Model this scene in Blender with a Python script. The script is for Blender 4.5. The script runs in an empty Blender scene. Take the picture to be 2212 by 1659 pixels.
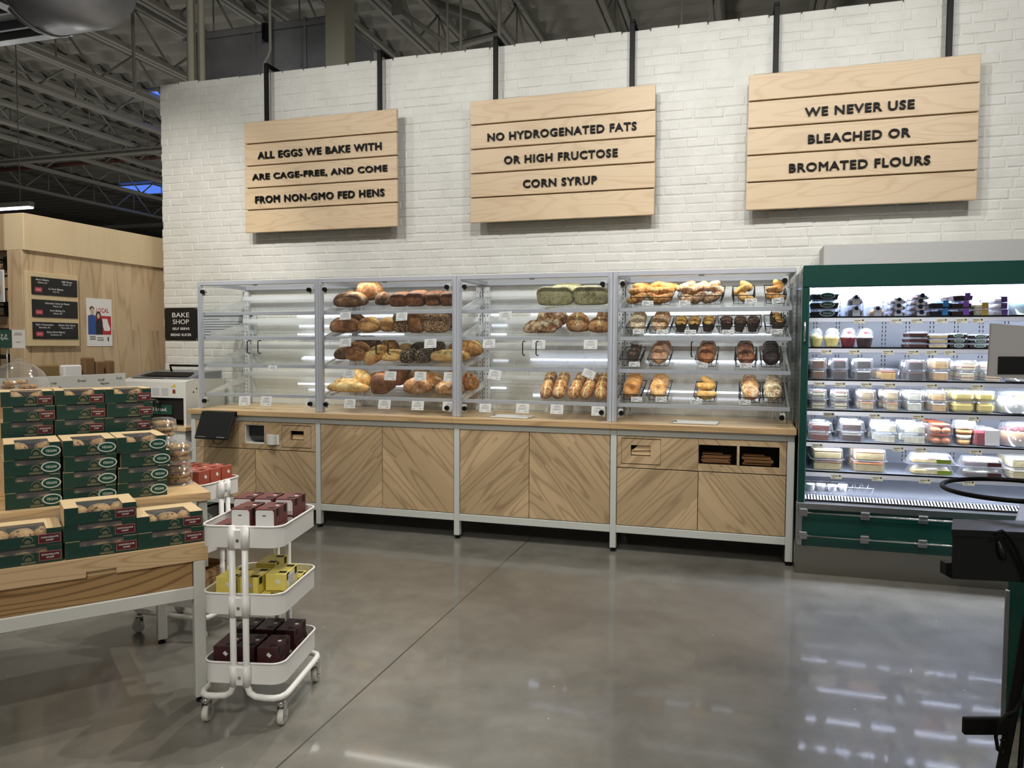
import bpy, bmesh, math, random
from mathutils import Vector, Matrix, Euler, noise
PI = math.pi
R = math.radians
rnd = random.Random(7)
scene = bpy.context.scene
COL = scene.collection
# ------------------------------------------------------------------ camera
CAM_H = 1.5094
def camera():
    f, p, r, yaw = 1648.0, 0.05104, 0.0039915, 0.293759
    F = Vector((-math.sin(yaw)*math.cos(p), math.cos(yaw)*math.cos(p), -math.sin(p)))
    R0 = Vector((math.cos(yaw), math.sin(yaw), 0)); U0 = R0.cross(F)
    Rv = math.cos(r)*R0 + math.sin(r)*U0; Uv = -math.sin(r)*R0 + math.cos(r)*U0
    cd = bpy.data.cameras.new('camera'); cd.sensor_width = 36; cd.sensor_fit = 'HORIZONTAL'
    cd.lens = f/2212*36; cd.clip_start = .05; cd.clip_end = 200
    o = bpy.data.objects.new('camera', cd); COL.objects.link(o)
    m = Matrix((Rv, Uv, -F)).transposed().to_4x4(); m.translation = (0, 0, CAM_H)
    o.matrix_world = m; scene.camera = o
camera()
# ------------------------------------------------------------------ world, exposure, lamps
def srgb(c):
    o = []
    for x in c[:3]:
        x /= 255.0
        o.append(x/12.92 if x <= .04045 else ((x+.055)/1.055)**2.4)
    return (*o, 1.0)
w = bpy.data.worlds.new('store_air'); scene.world = w; w.use_nodes = True
w.node_tree.nodes['Background'].inputs[0].default_value = srgb((236, 232, 222))
w.node_tree.nodes['Background'].inputs[1].default_value = 0.24
scene.view_settings.view_transform = 'Standard'; scene.view_settings.look = 'None'
scene.view_settings.gamma = 1; scene.view_settings.use_curve_mapping = False
scene.view_settings.exposure = 0.0
cy = scene.cycles
cy.transparent_max_bounces = 40; cy.max_bounces = 8; cy.glossy_bounces = 4; cy.diffuse_bounces = 3
cy.transmission_bounces = 4; cy.use_denoising = True; cy.sample_clamp_indirect = 6; cy.caustics_reflective = False; cy.caustics_refractive = False
WARM = (1.0, .955, .88)
def spot(loc, to, watts, deg=60, blend=.6, rad=.05, col=WARM):
    l = bpy.data.lights.new('track_spot', 'SPOT'); l.energy = watts; l.color = col
    l.spot_size = R(deg); l.spot_blend = blend; l.shadow_soft_size = rad
    o = bpy.data.objects.new('track_spot', l); COL.objects.link(o); o.location = loc
    o.rotation_euler = (Vector(to)-Vector(loc)).to_track_quat('-Z', 'Y').to_euler()
    return o
def area(loc, to, watts, sx, sy, col=(1, 1, 1)):
    l = bpy.data.lights.new('strip_lamp', 'AREA'); l.shape = 'RECTANGLE'; l.size = sx; l.size_y = sy
    l.energy = watts; l.color = col
    o = bpy.data.objects.new('strip_lamp', l); COL.objects.link(o); o.location = loc
    o.rotation_euler = (Vector(to)-Vector(loc)).to_track_quat('-Z', 'Y').to_euler()
    return o
# track spots washing the sign wall
for x, tx, e in ((-4.75, -4.3, 72), (-3.2, -3.0, 125), (-1.2, -1.6, 128), (.2, -.3, 128), (-.6, .9, 120), (1.9, 2.0, 150)):
    spot((x, 3.3, 4.3), (tx, 6.2, 2.6), e, 92, .8, .06, (1, .985, .96))
# track spots over the counter, the floor and the cookie table
for loc, to, e, d in (((-3.4, 3.6, 4.9), (-3.4, 5.6, .9), 80, 60), ((-1.2, 3.6, 4.9), (-1.2, 5.5, .9), 80, 60),
                      ((.2, 3.0, 4.9), (.1, 5.2, .6), 70, 60), ((-.8, 2.2, 4.9), (-.6, 3.6, 0), 70, 75),
                      ((.9, 1.6, 4.9), (.6, 2.6, 0), 60, 80), ((-.2, 4.4, 4.9), (-2.4, 2.3, .4), 260, 50),
                      ((-2.2, 4.8, 4.9), (-2.5, 2.9, .9), 170, 55), ((-4.6, 2.6, 4.9), (-3.0, 2.7, .8), 100, 60),
                      ((-1.2, 4.2, 4.9), (-3.0, 2.2, .4), 170, 50), ((-3.9, 3.0, 4.4), (-5.5, 5.6, 1.9), 320, 66), ((-.6, -1.6, 4.4), (-1.9, 2.9, .9), 330, 46), ((1.4, -1.4, 4.9), (.8, 3.6, .8), 210, 62)):
    spot(loc, to, e, d, .7, .03)
spot((-3.0, 4.2, 4.95), (-5.9, 7.45, 4.65), 90, 36, .7, .05)
# unseen point lights added behind the walls to brighten the ceiling
for x, y in ((-9, 9), (-9, 14), (-13, 11), (-13, 17), (-5, 12), (-1, 11)):
    l = bpy.data.lights.new('ceiling_fill', 'POINT'); l.energy = 62; l.color = (1, .98, .94); l.shadow_soft_size = .25
    o = bpy.data.objects.new('ceiling_fill', l); COL.objects.link(o); o.location = (x, y, 2.6)
# ------------------------------------------------------------------ materials
def new_mat(name):
    m = bpy.data.materials.new(name); m.use_nodes = True
    nt = m.node_tree; return m, nt, nt.nodes['Principled BSDF']
def lk(nt, a, b): nt.links.new(a, b)
def nd(nt, t, **kw):
    n = nt.nodes.new(t)
    for k, v in kw.items(): setattr(n, k, v)
    return n
def tex_obj(nt, scale=(1, 1, 1), rot=(0, 0, 0)):
    tc = nd(nt, 'ShaderNodeTexCoord'); mp = nd(nt, 'ShaderNodeMapping')
    mp.inputs['Scale'].default_value = scale; mp.inputs['Rotation'].default_value = rot
    lk(nt, tc.outputs['Object'], mp.inputs['Vector']); return mp.outputs['Vector']
def ntex(nt, vec, scale, detail=2.0, rough=.5, dist=0.0):
    n = nd(nt, 'ShaderNodeTexNoise'); n.inputs['Scale'].default_value = scale
    n.inputs['Detail'].default_value = detail; n.inputs['Roughness'].default_value = rough
    n.inputs['Distortion'].default_value = dist
    if vec is not None: lk(nt, vec, n.inputs['Vector'])
    return n.outputs['Fac']
def ramp(nt, fac, stops):
    r = nd(nt, 'ShaderNodeValToRGB'); e = r.color_ramp.elements
    while len(e) < len(stops): e.new(.5)
    for k, (p, c) in enumerate(stops): e[k].position = p; e[k].color = c
    lk(nt, fac, r.inputs['Fac']); return r.outputs['Color']
def mixc(nt, fac, a, b, mode='MIX'):
    n = nd(nt, 'ShaderNodeMix', data_type='RGBA', blend_type=mode)
    for s, v in ((n.inputs['Factor'], fac), (n.inputs[6], a), (n.inputs[7], b)):
        if hasattr(v, 'is_output'): lk(nt, v, s)
        else: s.default_value = v
    return n.outputs[2]
def mth(nt, op, a, b=0.0):
    n = nd(nt, 'ShaderNodeMath', operation=op)
    for s, v in ((n.inputs[0], a), (n.inputs[1], b)):
        if hasattr(v, 'is_output'): lk(nt, v, s)
        else: s.default_value = v
    return n.outputs[0]
def bump(nt, b, h, strength, dist=.01):
    n = nd(nt, 'ShaderNodeBump'); n.inputs['Strength'].default_value = strength; n.inputs['Distance'].default_value = dist
    lk(nt, h, n.inputs['Height']); lk(nt, n.outputs['Normal'], b.inputs['Normal'])
def mat(name, c, rough=.5, metal=0.0, var=None, bmp=None, emit=0, coat=0.0, spec=.5):
    m, nt, b = new_mat(name); col = srgb(c)
    b.inputs['Base Color'].default_value = col; b.inputs['Roughness'].default_value = rough
    b.inputs['Metallic'].default_value = metal; b.inputs['Coat Weight'].default_value = coat
    b.inputs['Specular IOR Level'].default_value = spec
    if var:
        s, amt = var; f = ntex(nt, tex_obj(nt), s, 4)
        d = tuple(x*(1-amt) for x in col[:3])+(1,); l = tuple(min(1, x*(1+amt)) for x in col[:3])+(1,)
        lk(nt, ramp(nt, f, ((.3, d), (.7, l))), b.inputs['Base Color'])
    if bmp:
        s, st = bmp; bump(nt, b, ntex(nt, tex_obj(nt), s, 3), st)
    if emit:
        b.inputs['Emission Color'].default_value = col; b.inputs['Emission Strength'].default_value = emit
    m.diffuse_color = col; return m
def clear(name, tint=(250, 252, 252), rough=.03, refl=.07, film=0.0):
    # thin clear plastic or glass: light passes straight through, the surface reflects by angle
    m, nt, b = new_mat(name); nt.nodes.remove(b); out = nt.nodes['Material Output']
    tr = nd(nt, 'ShaderNodeBsdfTransparent'); tr.inputs[0].default_value = srgb(tint)
    gl = nd(nt, 'ShaderNodeBsdfGlossy'); gl.inputs['Roughness'].default_value = rough; gl.inputs[0].default_value = (1, 1, 1, 1)
    lw = nd(nt, 'ShaderNodeLayerWeight'); lw.inputs[0].default_value = .35
    fac = mth(nt, 'ADD', mth(nt, 'MULTIPLY', mth(nt, 'POWER', lw.outputs['Facing'], 3.0), .6), refl)
    ms = nd(nt, 'ShaderNodeMixShader'); lk(nt, fac, ms.inputs[0]); lk(nt, tr.outputs[0], ms.inputs[1]); lk(nt, gl.outputs[0], ms.inputs[2])
    last = ms
    if film:
        df = nd(nt, 'ShaderNodeBsdfDiffuse'); df.inputs[0].default_value = srgb((240, 242, 246))
        m2 = nd(nt, 'ShaderNodeMixShader'); m2.inputs[0].default_value = film
        lk(nt, ms.outputs[0], m2.inputs[1]); lk(nt, df.outputs[0], m2.inputs[2]); last = m2
    lk(nt, last.outputs[0], out.inputs['Surface']); return m
def wood(name, cl, cd, rot=(0, 0, 0), plank=None, lines=34, amt=.55, rough=.5, tint=.12, stretch=(.55, 4.5, 4.5), coat=0.0):
    # contour lines of a stretched noise field give cathedral grain; a brick pattern shifts it board by board
    m, nt, b = new_mat(name); v = tex_obj(nt, rot=rot); g = None
    if plank:
        br = nd(nt, 'ShaderNodeTexBrick'); lk(nt, v, br.inputs['Vector'])
        br.inputs['Color1'].default_value = (0, 0, 0, 1); br.inputs['Color2'].default_value = (1, 1, 1, 1)
        br.inputs['Mortar'].default_value = (.5, .5, .5, 1); br.inputs['Scale'].default_value = 1
        br.inputs['Brick Width'].default_value = plank[0]; br.inputs['Row Height'].default_value = plank[1]
        br.inputs['Mortar Size'].default_value = 0.0; br.offset = .37
        g = br.outputs['Color']
        ad = nd(nt, 'ShaderNodeVectorMath', operation='MULTIPLY_ADD'); lk(nt, g, ad.inputs[0])
        ad.inputs[1].default_value = (9.7, 5.3, 7.9); lk(nt, v, ad.inputs[2]); v = ad.outputs[0]
    oi = nd(nt, 'ShaderNodeObjectInfo')
    a2 = nd(nt, 'ShaderNodeVectorMath', operation='MULTIPLY_ADD'); a2.inputs[1].default_value = (13, 7, 11)
    cmb = nd(nt, 'ShaderNodeCombineXYZ')
    for k in range(3): lk(nt, oi.outputs['Random'], cmb.inputs[k])
    lk(nt, cmb.outputs[0], a2.inputs[0]); lk(nt, v, a2.inputs[2]); v = a2.outputs[0]
    sc = nd(nt, 'ShaderNodeVectorMath', operation='MULTIPLY'); sc.inputs[1].default_value = stretch; lk(nt, v, sc.inputs[0])
    f = ntex(nt, sc.outputs[0], 1.1, 1.5, .4, .25)
    ln = mth(nt, 'SINE', mth(nt, 'MULTIPLY', f, lines*2.2))
    ln = mth(nt, 'MULTIPLY', mth(nt, 'ADD', ln, 1.0), .5)
    fib = nd(nt, 'ShaderNodeVectorMath', operation='MULTIPLY'); fib.inputs[1].default_value = (3, 90, 90); lk(nt, v, fib.inputs[0])
    fb = ntex(nt, fib.outputs[0], 1.0, 2)
    k = mth(nt, 'MULTIPLY', mth(nt, 'POWER', ln, 5.0), amt)
    k = mth(nt, 'ADD', k, mth(nt, 'MULTIPLY', mth(nt, 'SUBTRACT', fb, .5), .5))
    lo = nd(nt, 'ShaderNodeVectorMath', operation='MULTIPLY'); lo.inputs[1].default_value = (.7, 2.5, 2.5); lk(nt, v, lo.inputs[0])
    k = mth(nt, 'ADD', k, mth(nt, 'MULTIPLY', mth(nt, 'SUBTRACT', ntex(nt, lo.outputs[0], 1.0, 2), .5), .55))
    c = mixc(nt, mth(nt, 'MINIMUM', mth(nt, 'MAXIMUM', k, 0.0), 1.0), srgb(cl), srgb(cd))
    if g is not None:
        c = mixc(nt, 1.0, c, ramp(nt, g, ((0, (1-tint, 1-tint, 1-tint*1.15, 1)), (1, (1+tint*.4, 1+tint*.4, 1+tint*.35, 1)))), 'MULTIPLY')
    lk(nt, c, b.inputs['Base Color']); b.inputs['Roughness'].default_value = rough; b.inputs['Coat Weight'].default_value = coat
    m.diffuse_color = srgb(cl); return m
# ------------------------------------------------------------------ mesh builder
class MB:
    def __init__(s): s.v = []; s.f = []; s.m = []; s.s = []; s.sc = None
    def add(s, vs, fs, m=0, sm=False):
        o = len(s.v); s.v += [Vector(p) for p in vs]
        for f in fs: s.f.append([i+o for i in f]); s.m.append(m); s.s.append(sm)
        return o
    def box(s, x0, x1, y0, y1, z0, z1, b=0.0, m=0):
        if b <= 0:
            vs = [(x, y, z) for x in (x0, x1) for y in (y0, y1) for z in (z0, z1)]
            return s.add(vs, [(0, 1, 3, 2), (4, 6, 7, 5), (0, 4, 5, 1), (2, 3, 7, 6), (0, 2, 6, 4), (1, 5, 7, 3)], m)
        b = min(b, (x1-x0)*.49, (y1-y0)*.49, (z1-z0)*.49)
        c = ((x0+x1)/2, (y0+y1)/2, (z0+z1)/2); h = ((x1-x0)/2, (y1-y0)/2, (z1-z0)/2); vs = []; ix = {}
        for sx in (-1, 1):
            for sy in (-1, 1):
                for sz in (-1, 1):
                    for ax in range(3):
                        sg = (sx, sy, sz); ix[(sg, ax)] = len(vs)
                        vs.append([c[k]+sg[k]*(h[k]-(0 if k == ax else b)) for k in range(3)])
        fs = []
        for ax in range(3):
            o1, o2 = [k for k in range(3) if k != ax]
            for sg in (-1, 1):
                q = []
                for a, d in ((-1, -1), (1, -1), (1, 1), (-1, 1)):
                    t = [0, 0, 0]; t[ax] = sg; t[o1] = a; t[o2] = d; q.append(ix[(tuple(t), ax)])
                fs.append(q)
            for a in (-1, 1):
                for d in (-1, 1):
                    t1 = [0, 0, 0]; t1[o1] = a; t1[o2] = d; t2 = list(t1); t1[ax] = -1; t2[ax] = 1
                    fs.append([ix[(tuple(t1), o1)], ix[(tuple(t2), o1)], ix[(tuple(t2), o2)], ix[(tuple(t1), o2)]])
        for sx in (-1, 1):
            for sy in (-1, 1):
                for sz in (-1, 1): fs.append([ix[((sx, sy, sz), k)] for k in range(3)])
        return s.add(vs, fs, m)
    def tube(s, pts, r, n=8, m=0, closed=False, cap=True, sm=True):
        pts = [Vector(p) for p in pts]; N = len(pts); rings = []; up = None
        for i, p in enumerate(pts):
            a = pts[i-1] if (i or closed) else p; c = pts[(i+1) % N] if (i < N-1 or closed) else p
            t = (c-a).normalized()
            if up is None:
                up = Vector((0, 0, 1)) if abs(t.z) < .9 else Vector((1, 0, 0))
            x = t.cross(up)
            if x.length < 1e-6: x = t.cross(Vector((0, 1, 0)))
            x.normalize(); y = x.cross(t).normalized(); up = y
            rr = r[i] if isinstance(r, (list, tuple)) else r
            rings.append([p+x*(rr*math.cos(2*PI*k/n))+y*(rr*math.sin(2*PI*k/n)) for k in range(n)])
        o = s.add([q for g in rings for q in g], [], m)
        for i in range(N if closed else N-1):
            j = (i+1) % N
            for k in range(n):
                l = (k+1) % n; s.f.append([o+i*n+k, o+i*n+l, o+j*n+l, o+j*n+k]); s.m.append(m); s.s.append(sm)
        if cap and not closed:
            s.f.append([o+k for k in range(n)]); s.m.append(m); s.s.append(False)
            s.f.append([o+(N-1)*n+k for k in range(n)]); s.m.append(m); s.s.append(False)
        return o
    def cyl(s, p0, p1, r0, r1=None, n=14, m=0, cap=True, sm=True):
        return s.tube([p0, p1], [r0, r0 if r1 is None else r1], n, m, False, cap, sm)
    def lathe(s, prof, n=20, m=0, c=(0, 0, 0), sm=True):
        o = s.add([(c[0]+r*math.cos(2*PI*k/n), c[1]+r*math.sin(2*PI*k/n), c[2]+z) for r, z in prof for k in range(n)], [], m)
        for i in range(len(prof)-1):
            for k in range(n):
                l = (k+1) % n; s.f.append([o+i*n+k, o+i*n+l, o+(i+1)*n+l, o+(i+1)*n+k]); s.m.append(m); s.s.append(sm)
        for i in (0, len(prof)-1):
            if prof[i][0] > 1e-5: s.f.append([o+i*n+k for k in range(n)]); s.m.append(m); s.s.append(False)
        return o
    def prism(s, poly, a0, a1, ax='z', m=0, sm=False, cap=True):
        def P(u, v, a): return {'z': (u, v, a), 'y': (u, a, v), 'x': (a, u, v)}[ax]
        n = len(poly); o = s.add([P(u, v, a) for a in (a0, a1) for u, v in poly], [], m)
        for k in range(n):
            l = (k+1) % n; s.f.append([o+k, o+l, o+n+l, o+n+k]); s.m.append(m); s.s.append(sm)
        if cap:
            for q in (0, n): s.f.append([o+q+k for k in range(n)]); s.m.append(m); s.s.append(False)
        return o
    def ball(s, rx, ry, rz, nu=18, nv=10, m=0, c=(0, 0, 0), fn=None):
        vs = []
        for j in range(nv+1):
            th = PI*j/nv
            for i in range(nu):
                ph = 2*PI*i/nu; d = Vector((math.sin(th)*math.cos(ph), math.sin(th)*math.sin(ph), math.cos(th)))
                p = Vector((d.x*rx, d.y*ry, d.z*rz)); p = fn(p, d) if fn else p
                vs.append(p+Vector(c))
        fs = [[j*nu+i, j*nu+(i+1) % nu, (j+1)*nu+(i+1) % nu, (j+1)*nu+i] for j in range(nv) for i in range(nu)]
        return s.add(vs, fs, m, True)
    def xf(s, M, o=0):
        for i in range(o, len(s.v)): s.v[i] = M @ s.v[i]
    def build(s, name, mats, parent=None, recalc=True):
        me = bpy.data.meshes.new(name); me.from_pydata([tuple(p) for p in s.v], [], s.f)
        for q in (mats if isinstance(mats, (list, tuple)) else [mats]): me.materials.append(q)
        me.polygons.foreach_set('material_index', s.m); me.polygons.foreach_set('use_smooth', s.s)
        bm = bmesh.new(); bm.from_mesh(me)
        bmesh.ops.remove_doubles(bm, verts=bm.verts, dist=1e-6)
        if recalc: bmesh.ops.recalc_face_normals(bm, faces=bm.faces)
        bm.to_mesh(me); bm.free(); me.update()
        o = bpy.data.objects.new(name, me); COL.objects.link(o)
        if parent: o.parent = parent
        return o
def T(x, y, z, rz=0.0, rx=0.0, ry=0.0):
    return Matrix.Translation((x, y, z)) @ Euler((rx, ry, rz), 'XYZ').to_matrix().to_4x4()
def tag(o, label=None, cat=None, group=None, kind=None):
    if label: o['label'] = label
    if cat: o['category'] = cat
    if group: o['group'] = group
    if kind: o['kind'] = kind
    return o
def thing(name, label, cat, loc=(0, 0, 0), rz=0.0, group=None, rx=0.0, ry=0.0):
    o = bpy.data.objects.new(name, None); COL.objects.link(o); o.empty_display_size = .05
    o.location = loc; o.rotation_euler = (rx, ry, rz); return tag(o, label, cat, group)
def at(o, loc, rz=0.0, rx=0.0, ry=0.0): o.location = loc; o.rotation_euler = (rx, ry, rz); return o
def dup(root, loc, rz=0.0, label=None, rx=0.0, ry=0.0, group=None):
    r = root.copy(); COL.objects.link(r); r.location = loc; r.rotation_euler = (rx, ry, rz)
    if label: r['label'] = label
    if group: r['group'] = group
    for ch in list(root.children):
        c = ch.copy(); COL.objects.link(c); c.parent = r
        for g in list(ch.children):
            d = g.copy(); COL.objects.link(d); d.parent = c
    return r
TXT = {}
def text_mesh(s, bold=.0, ext=.0):
    k = (s, bold, ext)
    if k not in TXT:
        cu = bpy.data.curves.new('lettering', 'FONT'); cu.body = s; cu.size = 1; cu.resolution_u = 3
        cu.bevel_depth = bold; cu.bevel_resolution = 0; cu.extrude = ext; cu.space_character = 1.12 if bold else 1.0
        ob = bpy.data.objects.new('lettering', cu); COL.objects.link(ob)
        bpy.context.view_layer.update()
        me = bpy.data.meshes.new_from_object(ob.evaluated_get(bpy.context.evaluated_depsgraph_get()))
        bpy.data.objects.remove(ob)
        xs = [v.co.x for v in me.vertices]; ys = [v.co.y for v in me.vertices]
        cx, cyy = (min(xs)+max(xs))/2, (min(ys)+max(ys))/2
        TXT[k] = ([(v.co.x-cx, v.co.y-cyy, v.co.z) for v in me.vertices], [list(p.vertices) for p in me.polygons], max(xs)-min(xs), max(ys)-min(ys))
        bpy.data.meshes.remove(me)
    return TXT[k]
def text(mb, s, cx, cz, w=None, h=None, y=0.0, depth=.002, bold=.0, m=0, M=None):
    """lettering standing in the local XZ plane, facing -Y, centred at (cx, cz), front at y-depth"""
    vs, fs, tw, th = text_mesh(s, bold, .5)
    sx = w/tw if w else h/th
    sz = h/th if h else sx
    pts = [Vector((cx+p[0]*sx, y-depth/2-p[2]*depth, cz+p[1]*sz)) for p in vs]
    if M is not None: pts = [M @ p for p in pts]
    mb.add(pts, fs, m)
ORD = 'zero first second third fourth fifth sixth seventh eighth ninth tenth eleventh twelfth'.split()
WHITE = mat('white_powder_coat', (226, 226, 220), .4)
FRAMEGREY = mat('grey_white_steel', (206, 209, 203), .42, var=(3, .03))
CASEGREY = mat('grey_aluminium_profile', (196, 199, 208), .4, .25)
SHELFWHITE = mat('white_shelf_metal', (232, 234, 236), .35)
BLACK = mat('black_metal', (9, 9, 9), .5, spec=.25)
BLACKSIGN = mat('black_sign_face', (16, 15, 15), .45)
BLACKPLASTIC = mat('black_plastic', (20, 22, 24), .4)
LETTER = mat('black_letter', (7, 6, 6), .5, spec=.2)
INK = mat('printed_ink', (70, 68, 68), .7)
PAPER = mat('white_paper', (238, 237, 236), .65)
CHROME = mat('chrome', (215, 215, 215), .12, 1.0)
STEEL = mat('brushed_steel', (176, 178, 180), .3, 1.0, var=(40, .06))
GREEN = mat('green_enamel', (10, 66, 57), .26, coat=.3)
GREENCARD = mat('green_box_card', (30, 68, 58), .45, var=(9, .08))
CREAM = mat('cream_box_card', (232, 205, 160), .6)
MAROON = mat('maroon_label', (92, 30, 34), .5)
MAROONEDGE = mat('maroon_label_border', (176, 110, 108), .5)
VEGANG = mat('green_oval', (8, 78, 60), .5)
CRESTC = mat('khaki_print', (112, 112, 88), .5)
DARKIN = mat('dark_inside', (20, 12, 9), .7)
GLASS = clear('clear_glass', (251, 252, 252), .02, .03)
ACRYL = clear('clear_acrylic', (250, 251, 251), .05, .03, .012)
CLAM = clear('clear_clamshell', (246, 248, 250), .10, .085, .075)
LED = mat('streak_glow', (235, 240, 255), .5, emit=3.0)  # emission standing in for the bright streaks in the bread cases
LEDC = mat('cooler_led', (216, 226, 255), .5, emit=70.0)
SIGNWOOD = wood('pale_sign_wood', (218, 194, 160), (188, 157, 120), rot=(R(-90), 0, 0), lines=26, amt=.35, stretch=(.9, 6, 6))
TOPWOOD = wood('butcher_block_top', (224, 194, 152), (188, 150, 104), plank=(1.6, .045), lines=14, amt=.3, rough=.4, tint=.16)
EDGEWOOD = wood('butcher_block_edge', (202, 170, 126), (150, 116, 76), rot=(R(-90), 0, 0), lines=16, amt=.5, rough=.45)
CHEVUP = wood('chevron_wood_rising', (202, 175, 138), (138, 110, 80), rot=(R(-90), 0, R(-45)), plank=(1.3, .13), lines=30, amt=.5, tint=.22)
CHEVDN = wood('chevron_wood_falling', (202, 175, 138), (138, 110, 80), rot=(R(-90), 0, R(50)), plank=(1.3, .13), lines=30, amt=.5, tint=.22)
OAK = wood('oak_rail', (226, 194, 150), (176, 138, 94), rot=(R(-90), 0, 0), lines=74, amt=.5, stretch=(.6, 5, 5))
OAKTOP = wood('oak_top', (230, 196, 148), (190, 148, 98), plank=(1.2, .07), lines=14, amt=.3, tint=.12)
OAKDARK = wood('oak_board_below', (186, 148, 100), (104, 74, 42), rot=(R(-90), 0, 0), lines=70, amt=.75, stretch=(.5, 3.0, 3.0))
PLY = wood('pale_plywood', (226, 204, 166), (208, 182, 140), rot=(0, R(90), 0), lines=8, amt=.2)
PINE = wood('pine_boards', (214, 188, 152), (170, 138, 102), rot=(0, R(90), 0), plank=(2.6, .14), lines=20, amt=.5, tint=.14)
def concrete():
    m, nt, b = new_mat('polished_concrete'); v = tex_obj(nt)
    f = ntex(nt, v, 1.1, 6, .6, .6); f2 = ntex(nt, v, 6, 5, .65)
    k = mth(nt, 'ADD', mth(nt, 'MULTIPLY', f, .65), mth(nt, 'MULTIPLY', f2, .35))
    c = ramp(nt, k, ((.36, srgb((108, 106, 99))), (.5, srgb((127, 124, 116))), (.64, srgb((144, 141, 132)))))
    sp = nd(nt, 'ShaderNodeTexVoronoi'); sp.inputs['Scale'].default_value = 7; lk(nt, v, sp.inputs['Vector'])
    c = mixc(nt, mth(nt, 'LESS_THAN', sp.outputs['Distance'], .028), c, srgb((222, 220, 212)))
    sep = nd(nt, 'ShaderNodeSeparateXYZ'); lk(nt, v, sep.inputs[0])
    for ax, p0 in (('X', -1.565), ('X', 4.4), ('X', -7.6), ('Y', 1.0), ('Y', 9.0)):
        d = mth(nt, 'ABSOLUTE', mth(nt, 'SUBTRACT', sep.outputs[ax], p0))
        c = mixc(nt, mth(nt, 'LESS_THAN', d, .004), c, srgb((70, 68, 62)))
    lk(nt, c, b.inputs['Base Color'])
    lk(nt, mth(nt, 'ADD', mth(nt, 'MULTIPLY', f2, .2), .24), b.inputs['Roughness'])
    bump(nt, b, f2, .05, .002); b.inputs['Specular IOR Level'].default_value = .5; b.inputs['Coat Weight'].default_value = .5; b.inputs['Coat Roughness'].default_value = .06; b.inputs['Coat IOR'].default_value = 1.5
    return m
CONCRETE = concrete()
def brick_paint():
    m, nt, b = new_mat('white_painted_brick'); v = tex_obj(nt)
    f = ntex(nt, v, 5, 4, .6)
    lk(nt, ramp(nt, f, ((.3, srgb((216, 215, 207))), (.7, srgb((228, 227, 220))))), b.inputs['Base Color'])
    b.inputs['Roughness'].default_value = .55
    g = mth(nt, 'ADD', ntex(nt, v, 38, 4, .6), mth(nt, 'MULTIPLY', ntex(nt, v, 9, 2), 1.5))
    bump(nt, b, g, .35, .008); return m
BRICK = brick_paint()
DECK = mat('painted_roof_steel', (150, 148, 138), .6, var=(.6, .1))
DUCTB = mat('dull_galvanised_duct', (150, 152, 158), .42, .3, var=(2.2, .22))
DUCTM = mat('galvanised_duct', (150, 152, 156), .34, .85, var=(3.5, .18))
def bread_mat(name, lo, mid, hi, flour=.0, seeds=None, rough=.65, sc=9):
    m, nt, b = new_mat(name); tc = nd(nt, 'ShaderNodeTexCoord'); oi = nd(nt, 'ShaderNodeObjectInfo')
    ad = nd(nt, 'ShaderNodeVectorMath', operation='ADD'); cmb = nd(nt, 'ShaderNodeCombineXYZ')
    r = mth(nt, 'MULTIPLY', oi.outputs['Random'], 20.0)
    for k in range(3): lk(nt, r, cmb.inputs[k])
    lk(nt, tc.outputs['Object'], ad.inputs[0]); lk(nt, cmb.outputs[0], ad.inputs[1]); v = ad.outputs[0]
    f = mth(nt, 'ADD', mth(nt, 'MULTIPLY', ntex(nt, v, sc, 6, .68, .4), .6), mth(nt, 'MULTIPLY', ntex(nt, v, sc*4.5, 5, .7), .4))
    c = ramp(nt, f, ((.38, srgb(tuple(x*.82 for x in lo))), (.5, srgb(mid)), (.62, srgb(hi))))
    at_ = nd(nt, 'ShaderNodeAttribute', attribute_name='cut')
    c = mixc(nt, mth(nt, 'MULTIPLY', at_.outputs['Fac'], .75), c, srgb(tuple(min(255, x*1.25+30) for x in hi)))
    if flour:
        g = ramp(nt, ntex(nt, v, sc*1.7, 4, .7, .6), ((.52, (0, 0, 0, 1)), (.62, (1, 1, 1, 1))))
        c = mixc(nt, mth(nt, 'MULTIPLY', g, flour), c, srgb((236, 222, 198)))
    if seeds:
        vo = nd(nt, 'ShaderNodeTexVoronoi'); vo.inputs['Scale'].default_value = seeds[1]; lk(nt, v, vo.inputs['Vector'])
        c = mixc(nt, mth(nt, 'LESS_THAN', vo.outputs['Distance'], seeds[2]), c, srgb(seeds[0]))
    lk(nt, c, b.inputs['Base Color']); b.inputs['Roughness'].default_value = rough
    b.inputs['Specular IOR Level'].default_value = .3
    bump(nt, b, ntex(nt, v, sc*4, 5, .7), .7, .009); return m
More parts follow.
